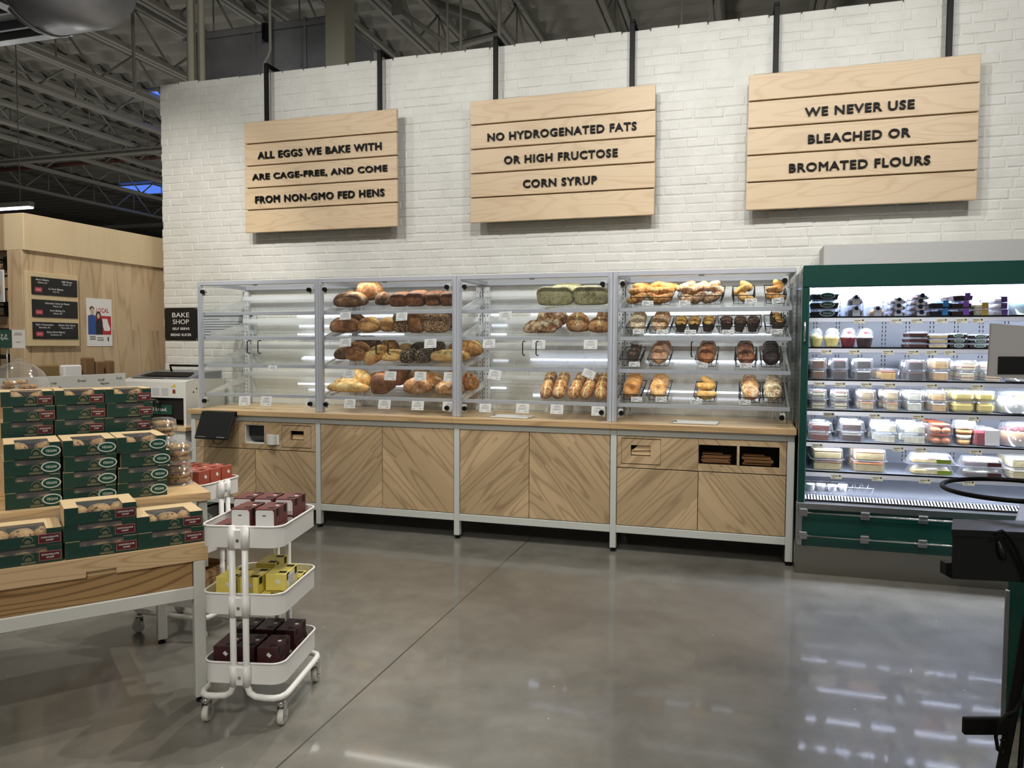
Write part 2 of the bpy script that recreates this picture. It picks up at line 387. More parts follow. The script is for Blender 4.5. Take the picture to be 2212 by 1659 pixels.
CRUST = dict(
    rye=bread_mat('dark_rye_crust', (62, 38, 22), (104, 68, 40), (150, 110, 70), .25),
    brown=bread_mat('brown_crust', (96, 58, 30), (148, 96, 54), (188, 136, 84), .25),
    gold=bread_mat('golden_crust', (150, 98, 46), (198, 142, 78), (226, 180, 118), .12),
    pale=bread_mat('pale_golden_crust', (196, 140, 70), (224, 178, 104), (240, 206, 144)),
    flour=bread_mat('floured_crust', (120, 72, 40), (168, 116, 72), (206, 160, 112), .7),
    seed=bread_mat('seeded_crust', (70, 42, 26), (112, 70, 44), (150, 100, 64), 0, ((222, 196, 152), 120, .42)),
    poppy=bread_mat('black_seed_crust', (26, 20, 18), (44, 34, 30), (74, 54, 42), 0, ((204, 178, 130), 110, .34)),
    sand=bread_mat('sandwich_loaf_crust', (88, 52, 30), (132, 84, 52), (166, 114, 74), .05, None, .45),
    cut=bread_mat('speckled_cut_loaf', (150, 146, 104), (176, 170, 126), (196, 190, 150), 0, ((52, 46, 38), 95, .26)),
    rust=bread_mat('rustic_crust', (70, 40, 22), (142, 92, 52), (214, 176, 128), .75, None, .6, 14),
    fruit=bread_mat('fruit_bread_crust', (128, 76, 40), (184, 128, 78), (222, 178, 124), .2, ((60, 28, 26), 40, .2)),
    bagel=bread_mat('bagel_crust', (168, 104, 50), (206, 144, 80), (226, 174, 112), 0, None, .35),
    onion=bread_mat('seeded_bagel_crust', (160, 104, 56), (208, 152, 90), (232, 190, 130), .2, ((246, 226, 180), 110, .3)),
    donut=bread_mat('sugar_glazed_crust', (170, 108, 70), (206, 150, 110), (228, 188, 150), .3, None, .4),
    cinn=bread_mat('cinnamon_glaze', (92, 46, 20), (158, 92, 44), (206, 142, 82), 0, None, .25),
    chocstripe=bread_mat('chocolate_striped_glaze', (40, 20, 16), (150, 84, 50), (196, 130, 90), .2, None, .3, 22),
    choc=bread_mat('chocolate_glaze', (24, 12, 12), (44, 22, 20), (74, 40, 34), 0, None, .15),
    almond=bread_mat('almond_topping', (150, 90, 52), (200, 146, 96), (236, 206, 164), .55, ((250, 234, 206), 70, .3)),
    coco=bread_mat('coconut_topping', (170, 128, 84), (216, 188, 146), (242, 228, 200), .6, ((255, 248, 232), 80, .35)),
    croi=bread_mat('croissant_crust', (150, 86, 36), (208, 146, 74), (238, 194, 122), 0, None, .35, 16),
    muff=bread_mat('yellow_muffin_top', (196, 134, 56), (228, 174, 86), (246, 210, 132), 0, None, .5, 14),
    cmuff=bread_mat('chocolate_muffin_top', (40, 22, 18), (78, 46, 36), (150, 104, 80), .25, None, .5, 20),
    cookie=bread_mat('cookie_dough', (188, 138, 80), (216, 170, 108), (234, 196, 138), 0, ((84, 48, 28), 34, .22), .6, 20))
PAPERBROWN = mat('brown_muffin_paper', (70, 52, 42), .7)
PAPERGREY = mat('grey_brown_muffin_paper', (96, 84, 74), .7)
# ------------------------------------------------------------------ setting
DW = 6.234
def shell():
    m = MB(); m.box(-24, 8, -4, 30, -.1, 0); tag(m.build('floor', CONCRETE), kind='structure')
    # brick wall: every brick a slightly proud, chamfered face on a recessed mortar bed
    m = MB(); m.box(-5.468, 4.2, DW+.0038, DW+.27, 0, 4.0)
    r = random.Random(3); H, L = .073, .226; row = 0; z = 0.0
    while z < 4.0:
        x = -5.475 - (.5*L if row % 2 else 0) + r.uniform(-.03, .03)
        while x < 4.2:
            x0, x1 = x, x+L*r.uniform(.96, 1.04); x = x1
            a = max(x0+.004, -5.475+r.uniform(-.006, .004)); b = x1-.004
            if b-a < .05: continue
            zz0, zz1 = z+.0015+r.uniform(-.001, .002), z+H-.0015+r.uniform(-.002, .001)
            y = DW+r.uniform(-.002, .002); c = .009
            o = [(a, DW+.00385, zz0), (b, DW+.00385, zz0), (b, DW+.00385, zz1), (a, DW+.00385, zz1)]
            i = [(a+c+r.uniform(-.004, .004), y, zz0+c+r.uniform(-.004, .004)), (b-c+r.uniform(-.005, .004), y, zz0+c+r.uniform(-.004, .004)), (b-c+r.uniform(-.005, .004), y, zz1-c+r.uniform(-.004, .004)), (a+c+r.uniform(-.004, .004), y, zz1-c+r.uniform(-.004, .004))]
            m.add(o+i, [(4, 5, 6, 7), (0, 1, 5, 4), (1, 2, 6, 5), (2, 3, 7, 6), (3, 0, 4, 7)])
            if z+H > 3.99: m.box(a, b, DW, DW+.27, zz0, zz1+r.uniform(0, .014), .006)
            if x0 < -5.4: m.box(a-.004, a+.05, DW+.004, DW+.27, zz0+.002, zz1-.002, .005)
        z += H; row += 1
    tag(m.build('wall_back', BRICK, recalc=False), kind='structure')
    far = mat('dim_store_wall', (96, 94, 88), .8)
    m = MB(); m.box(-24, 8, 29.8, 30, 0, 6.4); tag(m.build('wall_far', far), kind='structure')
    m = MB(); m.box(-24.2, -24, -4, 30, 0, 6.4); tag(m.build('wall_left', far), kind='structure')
    # corrugated roof deck
    m = MB(); n = 260; p = .115; o = []
    for i in range(n):
        y = 1.0+i*p; z = 6.22 if (i//2) % 2 else 6.29
        o += [(-24, y, z), (8, y, z)]
    m.add(o, [(2*i, 2*i+1, 2*i+3, 2*i+2) for i in range(n-1)])
    tag(m.build('ceiling', DECK, recalc=False), kind='structure')
    # open web roof joists
    names = ['over the cooler', 'over the third wall sign', 'over the middle wall sign', 'over the bread case', 'over the first wall sign',
             'at the brick wall end', 'just past the brick wall end', 'second past the brick wall end', 'third past the brick wall end',
             'fourth past the brick wall end', 'fifth past the brick wall end', 'sixth past the brick wall end', 'seventh past the brick wall end',
             'eighth past the brick wall end', 'ninth past the brick wall end']
    def joist(x, lab, proto=[None]):
        if proto[0]: return dup(proto[0], (x, 0, 0), 0, lab)
        t = thing('roof_joist', lab, 'roof beam', (x, 0, 0), 0, 'roof joists under the deck')
        for zz, nm in ((5.5, 'bottom_chord'), (6.12, 'top_chord')):
            q = MB(); q.box(-.075, -.012, 5, 29, zz, zz+.07, .008); q.box(.012, .075, 5, 29, zz, zz+.07, .008); q.build(nm, DECK, t)
        q = MB(); y = 5.0; up = False
        while y < 28.6:
            a, b = (5.54, 6.16) if not up else (6.16, 5.54)
            q.cyl((0, y, a), (0, y+.75, b), .018, n=6)
            if not up: q.cyl((0, y+.75, 6.15), (0, y+.75, 5.53), .012, n=5)
            y += .75; up = not up
        q.build('web', DECK, t); proto[0] = t; return t
    xs = [.85, -.4, -1.7, -3.05, -4.2, -5.5, -6.8, -8.13, -9.47, -10.7, -11.95, -12.95, -13.9, -15.6, -17.95]
    for x, nm in zip(xs, names): joist(x, 'grey open web roof joist '+nm)
    for y, lab in ((12.9, 'grey steel cross beam spanning the joists nearer the brick wall'), (21.0, 'grey steel cross beam spanning the joists far down the store')):
        t = thing('cross_beam', lab, 'roof beam')
        for zz, nm in ((5.38, 'bottom_flange'), (5.46, 'top_flange')):
            q = MB(); q.box(-23.9, 7.9, y-.06, y+.06, zz, zz+.03, .004); q.build(nm, DECK, t)
        q = MB(); q.box(-23.9, 7.9, y-.01, y+.01, 5.4, 5.47); q.build('web', DECK, t)
    # skylights
    sky = mat('dusk_skylight', (86, 128, 236), .5, emit=1.0)
    for (x, y), lab in (((-17.3, 19.2), 'blue skylight pane showing far down the dark ceiling'), ((-10.28, 12.45), 'blue skylight pane half behind the brick wall end')):
        t = thing('skylight', lab, 'skylight', (x, y, 6.2))
        q = MB(); q.box(-.6, .6, -.6, .6, -.012, -.004, .002); q.build('lens', sky, t)
        q = MB()
        for a in ((-.66, -.6, -.66, .66), (.6, .66, -.66, .66), (-.6, .6, -.66, -.6), (-.6, .6, .6, .66)): q.box(*a, -.03, 0)
        q.build('curb', DECK, t)
    # duct behind the wall
    t = thing('air_duct', 'large rectangular galvanised duct above and behind the brick wall', 'duct')
    q = MB(); q.box(-6.3, -4.32, 7.6, 8.5, 4.1, 5.12, .02); q.build('duct_body', DUCTB, t)
    q = MB()
    q.box(-6.32, -4.3, 7.57, 8.53, 5.02, 5.06); q.box(-6.32, -4.3, 7.57, 8.53, 4.2, 4.23)
    for x in (-6.0, -5.35, -4.7): q.box(x-.015, x+.015, 7.575, 7.6, 4.1, 5.12)
    q.build('duct_flange', DUCTB, t)
    q = MB(); q.box(-5.2, -5.14, 7.5, 7.6, 4.9, 5.08, .004); q.build('hanger_bracket', BLACK, t)
    col = mat('cream_steel_column', (168, 164, 148), .6)
    m = MB(); m.box(-4.23, -4.0, 7.2, 7.43, 0, 6.2, .01); tag(m.build('steel_column', col), 'square cream steel column behind the brick wall beside the duct', 'column')
    cp = mat('cream_pipe', (238, 234, 216), .5)
    for x, r_, lab in ((-6.09, .05, 'thick cream pipe rising behind the brick wall end'), (-5.96, .04, 'thin cream pipe beside the thick one behind the wall')):
        m = MB(); m.cyl((x, 7.45, 0), (x, 7.45, 6.2), r_, n=16); m.cyl((x, 7.45, 4.3), (x, 7.45, 4.36), r_*1.15, n=16); tag(m.build('pipe', cp), lab, 'pipe')
    # hanging rods and conduits
    for pts, r_, lab in (([(-4.75, 7.0, 6.2), (-4.75, 7.0, 4.55), (-4.77, 7.0, 4.5), (-4.83, 7.0, 4.42), (-4.83, 7.0, 3.8)], .016, 'thin conduit hanging in front of the galvanised duct'),
                         ([(-5.63, 7.0, 6.2), (-5.63, 7.0, 3.9)], .008, 'thin hanger rod in front of the duct near the pipes'),
                         ([(-6.75, 8.2, 6.2), (-6.75, 8.2, 4.4)], .02, 'grey drop rod past the wall end next to the pipes'),
                         ([(-7.6, 8.2, 6.2), (-7.6, 8.2, 4.75)], .022, 'grey drop rod farther from the pipes past the wall end'),
                         ([(-3.02, 7.6, 6.2), (-3.02, 7.6, 3.9)], .014, 'first of two thin rods above the gap between signs'),
                         ([(-2.87, 7.6, 6.2), (-2.87, 7.6, 3.9)], .014, 'second of two thin rods above the gap between signs'),
                         ([(-2.45, 7.6, 6.2), (-2.45, 7.6, 3.9)], .022, 'dark rod above the middle sign hanger'),
                         ([(-.62, 7.6, 6.2), (-.62, 7.6, 3.9)], .01, 'thin rod above the wall between the second and third signs')):
        m = MB(); m.tube(pts, r_, 7); tag(m.build('hanging_rod', DECK), lab, 'rod')
    m = MB(); m.tube([(-4.1, 8, 6.0), (-3.9, 8, 5.4), (-3.75, 8, 5.25), (-2.9, 8, 4.6), (-2.2, 8, 4.0)], .025, 8)
    m.box(-3.83, -3.7, 7.95, 8.08, 5.18, 5.34, .01); tag(m.build('sprinkler_pipe', DECK), 'slanting grey pipe with a junction box beside the steel column', 'pipe')
    m = MB(); m.tube([(-3.9, 9.3, 5.9), (-3.2, 9.3, 5.6), (-3.0, 9.3, 5.4), (-3.7, 9.3, 5.3)], .05, 10); tag(m.build('sprinkler_pipe', DECK), 'thick grey bent pipe under the roof deck behind the signs', 'pipe')
    m = MB(); m.cyl((-23, 14.5, 5.75), (-8, 14.5, 5.75), .05, n=8); tag(m.build('sprinkler_pipe', mat('dull_red_pipe', (104, 66, 58), .6)), 'dull red sprinkler pipe crossing under the far ceiling', 'pipe')
    # round duct with a supply grille near the camera, above the cookie table
    t = thing('supply_duct', 'rectangular metal air diffuser with a round duct hanging above the wood wall', 'duct', (-5.67, 5.36, 4.2))
    q = MB(); o = q.lathe([(0, .72), (.25, .71), (.38, .67), (.46, .6), (.5, .5), (.5, -.02)], 36); q.xf(Matrix.Rotation(R(90), 4, 'Y')); q.xf(T(0, -.28, .40)); q.build('duct_drum', DUCTB, t)
    q = MB(); q.tube([(.03, -.28+.505*math.cos(k*PI/18), .40+.505*math.sin(k*PI/18)) for k in range(36)], .012, 6, closed=True); q.build('duct_seam', DUCTM, t)
    q = MB()
    for a in ((-1.9, 0, -.03, 0, 0, .8), (-1.9, 0, -1.9, -1.87, 0, .8), (-.03, 0, -1.87, -.03, 0, .8), (-1.9, -1.87, -1.87, -.03, 0, .8)): q.box(*a, .004)
    for a in ((-1.94, .04, -.07, .03, -.02, .012), (-1.94, .04, -1.93, -1.83, -.02, .012), (-.07, .04, -1.83, -.07, -.02, .012), (-1.94, -1.83, -1.83, -.07, -.02, .012)): q.box(*a, .004)
    q.build('diffuser_box', DUCTM, t)
    q = MB(); q.box(-1.86, -.04, -1.86, -.04, .075, .085); q.build('inner_lining', mat('pale_lining', (206, 218, 238), .5), t)
    q = MB()
    for k in range(7): q.box(-1.83, -.07, -.2-k*.26, -.17-k*.26, .0, .07)
    q.build('louvre', mat('louvre_grey', (96, 98, 104), .4, .4), t)
    # far linear lamp
    t = thing('linear_lamp', 'bright linear ceiling lamp above the far wooden wall', 'lamp', (-8.5, 7.2, 3.13))
    q = MB(); q.box(-.75, .28, -.04, .04, .02, .08, .005); q.build('housing', DECK, t)
    q = MB(); q.box(-.74, .27, -.035, .035, 0, .02, .004); q.build('tube', mat('lamp_tube', (240, 246, 255), .4, emit=6), t)
    q = MB(); q.cyl((.1, 0, .08), (.1, 0, 3.0), .006, n=5); q.build('suspension_wire', DECK, t)
shell()
# ------------------------------------------------------------------ wall signs
def signs():
    Y0 = 6.09
    data = [(-4.42, 1.535, 3.534, ['ALL EGGS WE BAKE WITH', 'ARE CAGE-FREE, AND COME', 'FROM NON-GMO FED HENS'],
             [(-3.65, 1.243), (-3.654, 1.358), (-3.653, 1.300)], (-4.227, -3.082), 'eggs are cage-free'),
            (-2.216, 1.53, 3.534, ['NO HYDROGENATED FATS', 'OR HIGH FRUCTOSE', 'CORN SYRUP'],
             [(-1.445, 1.23), (-1.446, .94), (-1.446, .613)], (-2.017, -.882), 'no hydrogenated fats'),
            (0.0, 1.54, 3.536, ['WE NEVER USE', 'BLEACHED OR', 'BROMATED FLOURS'],
             [(.765, .728), (.768, .68), (.77, .94)], (.194, 1.352), 'bleached or bromated flours')]
    for x0, wd, zt, rows, tx, posts, say in data:
        t = thing('wall_sign', f'pale plank sign on black straps, lettered about {say}', 'sign', (x0+wd/2, Y0, 0))
        for k in range(5):
            q = MB(); b = zt-(k+1)*.2-.001+(.0115 if k < 4 else 0); q.box(-wd/2+rnd.uniform(-.003, .003), wd/2+rnd.uniform(-.003, .003), 0, .03, b, zt-k*.2, .003)
            q.build('plank', SIGNWOOD, t)
        q = MB(); q.box(-wd/2+.01, wd/2-.01, .0305, .042, zt-.99, zt-.01); q.build('backing', mat('sign_backing', (64, 46, 30), .7), t)
        for k, (s, (cx, lw)) in enumerate(zip(rows, tx)):
            q = MB(); text(q, s, cx-x0-wd/2, [3.226, 3.03, 2.828][k], w=lw, h=.064, y=-.002, depth=.013, bold=.022); q.build('lettering', LETTER, t)
        for px in posts:
            q = MB(); x = px-x0-wd/2
            q.box(x-.02, x+.02, .06, .085, zt-.98, 4.05, .003); q.box(x-.02, x+.02, .06, .4, 4.05, 4.075, .003)
            q.box(x-.012, x+.012, .042, .065, zt-.2, zt-.1); q.box(x-.012, x+.012, .042, .065, zt-.9, zt-.8)
            q.build('hanger_strap', BLACK, t)
signs()
# ------------------------------------------------------------------ cabinets, counter, display cases
UX = [-4.57, -3.351, -2.134, -.913, .35]
UN = ['at the bread slicer end', 'second from the bread slicer', 'third from the bread slicer', 'beside the green cooler']
YF = 5.50
def holes_panel(q, x0, x1, z0, z1, y0, y1, holes):
    xs = sorted({x0, x1, *[h[0] for h in holes], *[h[1] for h in holes]}); zs_ = sorted({z0, z1, *[h[2] for h in holes], *[h[3] for h in holes]})
    for i in range(len(xs)-1):
        for j in range(len(zs_)-1):
            cx, cz = (xs[i]+xs[i+1])/2, (zs_[j]+zs_[j+1])/2
            if any(h[0] < cx < h[1] and h[2] < cz < h[3] for h in holes): continue
            q.box(xs[i], xs[i+1], y0, y1, zs_[j], zs_[j+1])
def cabinets():
    for u in range(4):
        x0, x1 = UX[u], UX[u+1]; top = u in (0, 3)
        desc = ['with a card slot and drawer panel', 'with two plain chevron doors', 'with two plain chevron doors', 'with open bag slots above the doors'][u]
        t = thing('bakery_cabinet', f'white framed wood cabinet {desc}, {UN[u]}', 'cabinet', (x0, YF, 0))
        W = x1-x0; end = .05 if u == 3 else 0.0; xr = W-end
        for za, zb, nm in ((.858, .907, 'upper_rail'), (.143, .198, 'lower_rail')):
            for ya in (0, .6): q = MB(); q.box(.046, xr, ya, ya+.05, za, zb, .003); q.build(nm, FRAMEGREY, t)
        lx = [(0, .046)] + ([(W-.05, W)] if end else [])
        for a, b in lx:
            for y in (0, .6):
                q = MB(); q.box(a+.0005, b-.0005, y, y+.05, .028, .907, .003); q.build('leg', FRAMEGREY, t)
                q = MB(); q.cyl(((a+b)/2, y+.025, 0), ((a+b)/2, y+.025, .012), .02, n=12); q.cyl(((a+b)/2, y+.025, .01), ((a+b)/2, y+.025, .03), .008, n=8); q.build('foot', BLACK, t)
        q = MB(); q.box(.05, xr-.004, .16, .6, .2, .855); q.build('carcass', DARKIN, t)
        zt = .62 if top else .855; mid = {0: .643, 1: .604, 2: .606, 3: .625}[u]
        for a, b, mm in ((.05, mid-.002, CHEVUP), (mid+.002, xr-.004, CHEVDN)):
            q = MB(); q.box(a, b, .004, .024, .202, zt, .002); q.build('door', mm, t)
        if u == 0:
            q = MB(); holes_panel(q, .05, xr-.004, .627, .855, .004, .024, [(.539, .734, .67, .83), (.983, 1.11, .713, .791)]); q.build('top_panel', CHEVUP, t)
            q = MB(); a = .545
            for bx in ((.539, .545, .01, .16, .67, .83), (.728, .734, .01, .16, .67, .83), (.545, .728, .01, .16, .67, .676), (.545, .728, .01, .16, .824, .83), (.545, .728, .15, .16, .676, .824)): q.box(*bx)
            q.build('recess', WHITE, t)
            q = MB(); q.prism([(.02, .822), (.02, .735), (.06, .69), (.10, .69), (.10, .822)], .575, .722, 'x'); q.build('label_printer', BLACKPLASTIC, t)
            q = MB(); q.box(.76, .88, -.004, .003, .668, .752, .002)
            for k in range(7):
                an = PI*k/6; x = .82-.04*math.cos(an); y = -.004-.045*math.sin(an)
                if k: q.add([(px, py, .672), (x, y, .672), (x, y, .75), (px, py, .75)], [(0, 1, 2, 3)], 0, True)
                px, py = x, y
            q.build('cup_holder', WHITE, t)
            slot = (.904, 1.178, .653, .836)
        if u == 3:
            q = MB(); holes_panel(q, .05, .622, .627, .855, .004, .024, [(.148, .289, .713, .791)]); q.build('top_panel', CHEVUP, t)
            q = MB(); holes_panel(q, .624, xr-.004, .627, .855, .004, .024, [(.626, .885, .677, .814), (.902, 1.165, .674, .815)]); q.build('top_panel', CHEVDN, t)
            slot = (.082, .361, .655, .839)
        if top:
            a, b, c, d = slot; q = MB(); r_ = .0025
            q.tube([(a, .0035, c), (b, .0035, c), (b, .0035, d), (a, .0035, d)], r_, 4, closed=True); q.build('slot_outline', DARKIN, t)
            q = MB(); hx = (.983, 1.11) if u == 0 else (.148, .289); q.box(hx[0]+.002, hx[1]-.002, .03, .15, .718, .74); q.box(hx[0]+.004, hx[1]-.006, .03, .15, .742, .755)
            if u == 3: q.prism([(hx[0]+.01, .75), (hx[1], .757), (hx[1], .79), (hx[0]+.05, .79)], .02, .03, 'y')
            q.build('napkin_stack', mat('kraft_napkin', (214, 186, 146), .8), t)
    kraft = mat('kraft_bag', (150, 106, 66), .8)
    for (a, b), lab in (((-.285, -.035), 'pile of flat kraft bags in the bag slot farther from the cooler'), ((-.006, .245), 'pile of flat kraft bags in the bag slot next to the cooler')):
        q = MB()
        for k in range(7):
            z = .682+k*.008; dx = rnd.uniform(-.02, .0)
            o = q.box(a+.03+dx, b-.03+dx, YF+.035+rnd.uniform(0, .02), YF+.15, z, z+.004)
        o = q.box(a+.02, b-.09, YF+.05, YF+.14, .742, .748); tag(q.build('paper_bag_pile', kraft), lab, 'paper bags', kind='stuff')
    # the counter: four boards end to end
    edges = [-4.585, -3.351, -2.134, -.913, .3565]
    t = thing('worktop', 'long butcher block counter top running under the bread cases', 'counter')
    q = MB(); q.box(edges[0], edges[4], 5.472, 6.225, .9075, .9475, .003); o = q.build('top_board', TOPWOOD, t)
    q = MB()
    for k in range(4): q.box(edges[k]+.0006, edges[k+1]-.0006, 5.466, 5.472, .908, .947, .001)
    q.build('front_edge', EDGEWOOD, t)
cabinets()
ZF = [0, 1.785, 1.575, 1.338, 1.086]
def zs(r_, y): return ZF[r_]+(y-5.62)*.26
CX = [-4.526, -3.343, -2.131, -.914, .337]
def cases():
    for u in range(4):
        x0, x1 = CX[u], CX[u+1]-.002; W = x1-x0
        t = thing('display_case', f'clear bakery case {["standing nearly empty", "full of brown loaves", "half empty with speckled loaves", "holding wire baskets of pastries"][u]}, {UN[u]}', 'display case', (x0, 0, 0))
        Y0, Y1, Z0, Z1 = 5.55, 6.215, .9485, 2.045; f = .034
        posts = [(0, f)]+([(W-f, W)] if u < 3 else [])
        for a, b in posts: q = MB(); q.box(a, b, Y0, Y0+.04, Z0, Z1, .003); q.build('frame_post', CASEGREY, t)
        q = MB(); q.box(f, W-f if u < 3 else W, Y0, Y0+.04, Z1-.035, Z1, .003); q.box(0, f, Y0+.04, Y1, Z1-.03, Z1); q.box(W-f, W, Y0+.04, Y1, Z1-.03, Z1); q.box(f, W-f, Y1-.03, Y1, Z1-.03, Z1)
        q.build('top_frame', CASEGREY, t)
        q = MB(); q.box(f, W-f, Y0+.045, Y1-.035, Z1-.012, Z1-.006); q.build('roof_pane', GLASS, t)
        if u == 0:
            q = MB(); q.box(.004, .009, Y0+.045, Y1, Z0+.002, Z1-.035); q.build('side_pane', GLASS, t)
        c = W/2
        for k, (a, b) in enumerate(((f*.5, c-.0015), (c+.0015, W-f*.5))):
            q = MB(); q.box(a, b, Y0-.008, Y0-.002, Z0+.003, Z1-.04); d = q.build('door', GLASS, t)
            if not (u == 3 and k == 1):
                q = MB(); hx = c+(-.052 if k == 0 else .052)
                q.tube([(hx, Y0-.009, 1.537), (hx-.004, Y0-.035, 1.537), (hx-.008, Y0-.042, 1.53), (hx-.008, Y0-.042, 1.44), (hx-.004, Y0-.035, 1.433), (hx, Y0-.009, 1.433)], .0042, 7)
                q.build('pull_handle', BLACK, d)
            for z in (1.017, 1.955):
                kx = a+.055 if k == 0 else b-.055
                q = MB(); q.cyl((kx, Y0-.008, z), (kx, Y0-.03, z), .019, .017, 16); q.cyl((kx, Y0-.009, z), (kx, Y0+.03, z), .006, n=8); q.build('hinge_knob', BLACK, d)
                q = MB(); q.box(kx-.024 if k == 0 else kx-.01, kx+.01 if k == 0 else kx+.024, Y0+.002, Y0+.012, z-.032, z+.03, .002); q.build('hinge_plate', WHITE, d)
        q = MB(); q.box(c-.02, c+.02, Y0-.012, Y0-.002, 2.0, 2.012, .002); q.build('door_stop', mat('dull_latch', (120, 120, 124), .4, .6), t)
        # slotted uprights at the wall
        for a in ((.006, .06), (W-.058, W-.006)):
            q = MB(); q.box(a[0], a[1], 6.17, 6.2, .949, 2.0, .002); up = q.build('upright', SHELFWHITE, t)
            q = MB()
            for k in range(30):
                for dx in (.012, .04): q.box(a[0]+dx-.003, a[0]+dx+.003, 6.1685, 6.1705, .99+k*.033, 1.006+k*.033)
            q.build('slots', DARKIN, up)
        for s in range(1, 5):
            za, zb = zs(s, 5.625), zs(s, 6.15)
            q = MB()
            q.prism([(5.622, za-.006), (6.16, zs(s, 6.16)-.006), (6.16, zs(s, 6.16)), (5.622, za)], .02, W-.02, 'x'); sh = q.build('shelf', ACRYL, t)
            q = MB(); q.box(.016, W-.016, 5.608, 5.622, ZF[s]-.030, ZF[s]-.002, .002); q.build('front_lip', CASEGREY, sh)
            q = MB(); q.box(.016, W-.016, 5.604, 5.607, ZF[s]-.002, ZF[s]+.022); q.build('clear_stop', ACRYL, sh)
            q = MB(); q.prism([(6.15, zb-.008), (6.168, zb-.008), (6.168, zb+.03), (6.15, zb+.03)], .02, W-.02, 'x'); q.build('back_rail', SHELFWHITE, sh)
            for bx in (.02, W-.026):
                q = MB(); q.prism([(5.63, ZF[s]-.026), (5.63, ZF[s]-.008), (6.17, zs(s, 6.17)-.008), (6.17, zs(s, 6.17)-.075)], bx, bx+.006, 'x'); q.build('bracket', SHELFWHITE, sh)
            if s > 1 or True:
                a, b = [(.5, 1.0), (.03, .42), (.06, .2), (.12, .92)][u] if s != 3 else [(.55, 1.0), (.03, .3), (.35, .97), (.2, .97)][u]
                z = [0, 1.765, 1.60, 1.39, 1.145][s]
                q = MB(); q.box(a*W, b*W-.03, 6.17, 6.182, z-.008, z+.008, .002); q.build('glow_strip', LED, sh)  # glowing bar added in place of a bright streak on the shelves
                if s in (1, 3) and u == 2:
                    q = MB(); q.box(.35*W, .95*W, 6.17, 6.182, z-.007, z+.007, .002); q.build('glow_strip', LED, sh)
    # clear end panel standing beside the cooler, lapping over the counter edge
    q = MB(); q.box(.3575, .3615, 5.44, 5.465, .905, 2.045); q.box(.3575, .3615, 5.465, 5.63, .949, 2.045); q.box(.3405, .3445, 5.63, 6.2, .949, 2.04)
    tag(q.build('end_panel', ACRYL), 'clear acrylic end panel between the pastry case and the green cooler', 'panel')
cases()
def case_lamps():
    for u in range(4):
        xm = (CX[u]+CX[u+1])/2
        area((xm, 5.75, 2.03), (xm, 5.85, .9), 2.2, 1.0, .04, (1, .97, .92))
        area((xm, 5.66, 1.30), (xm, 5.9, .95), .9, 1.0, .02, (1, .93, .8))
case_lamps()
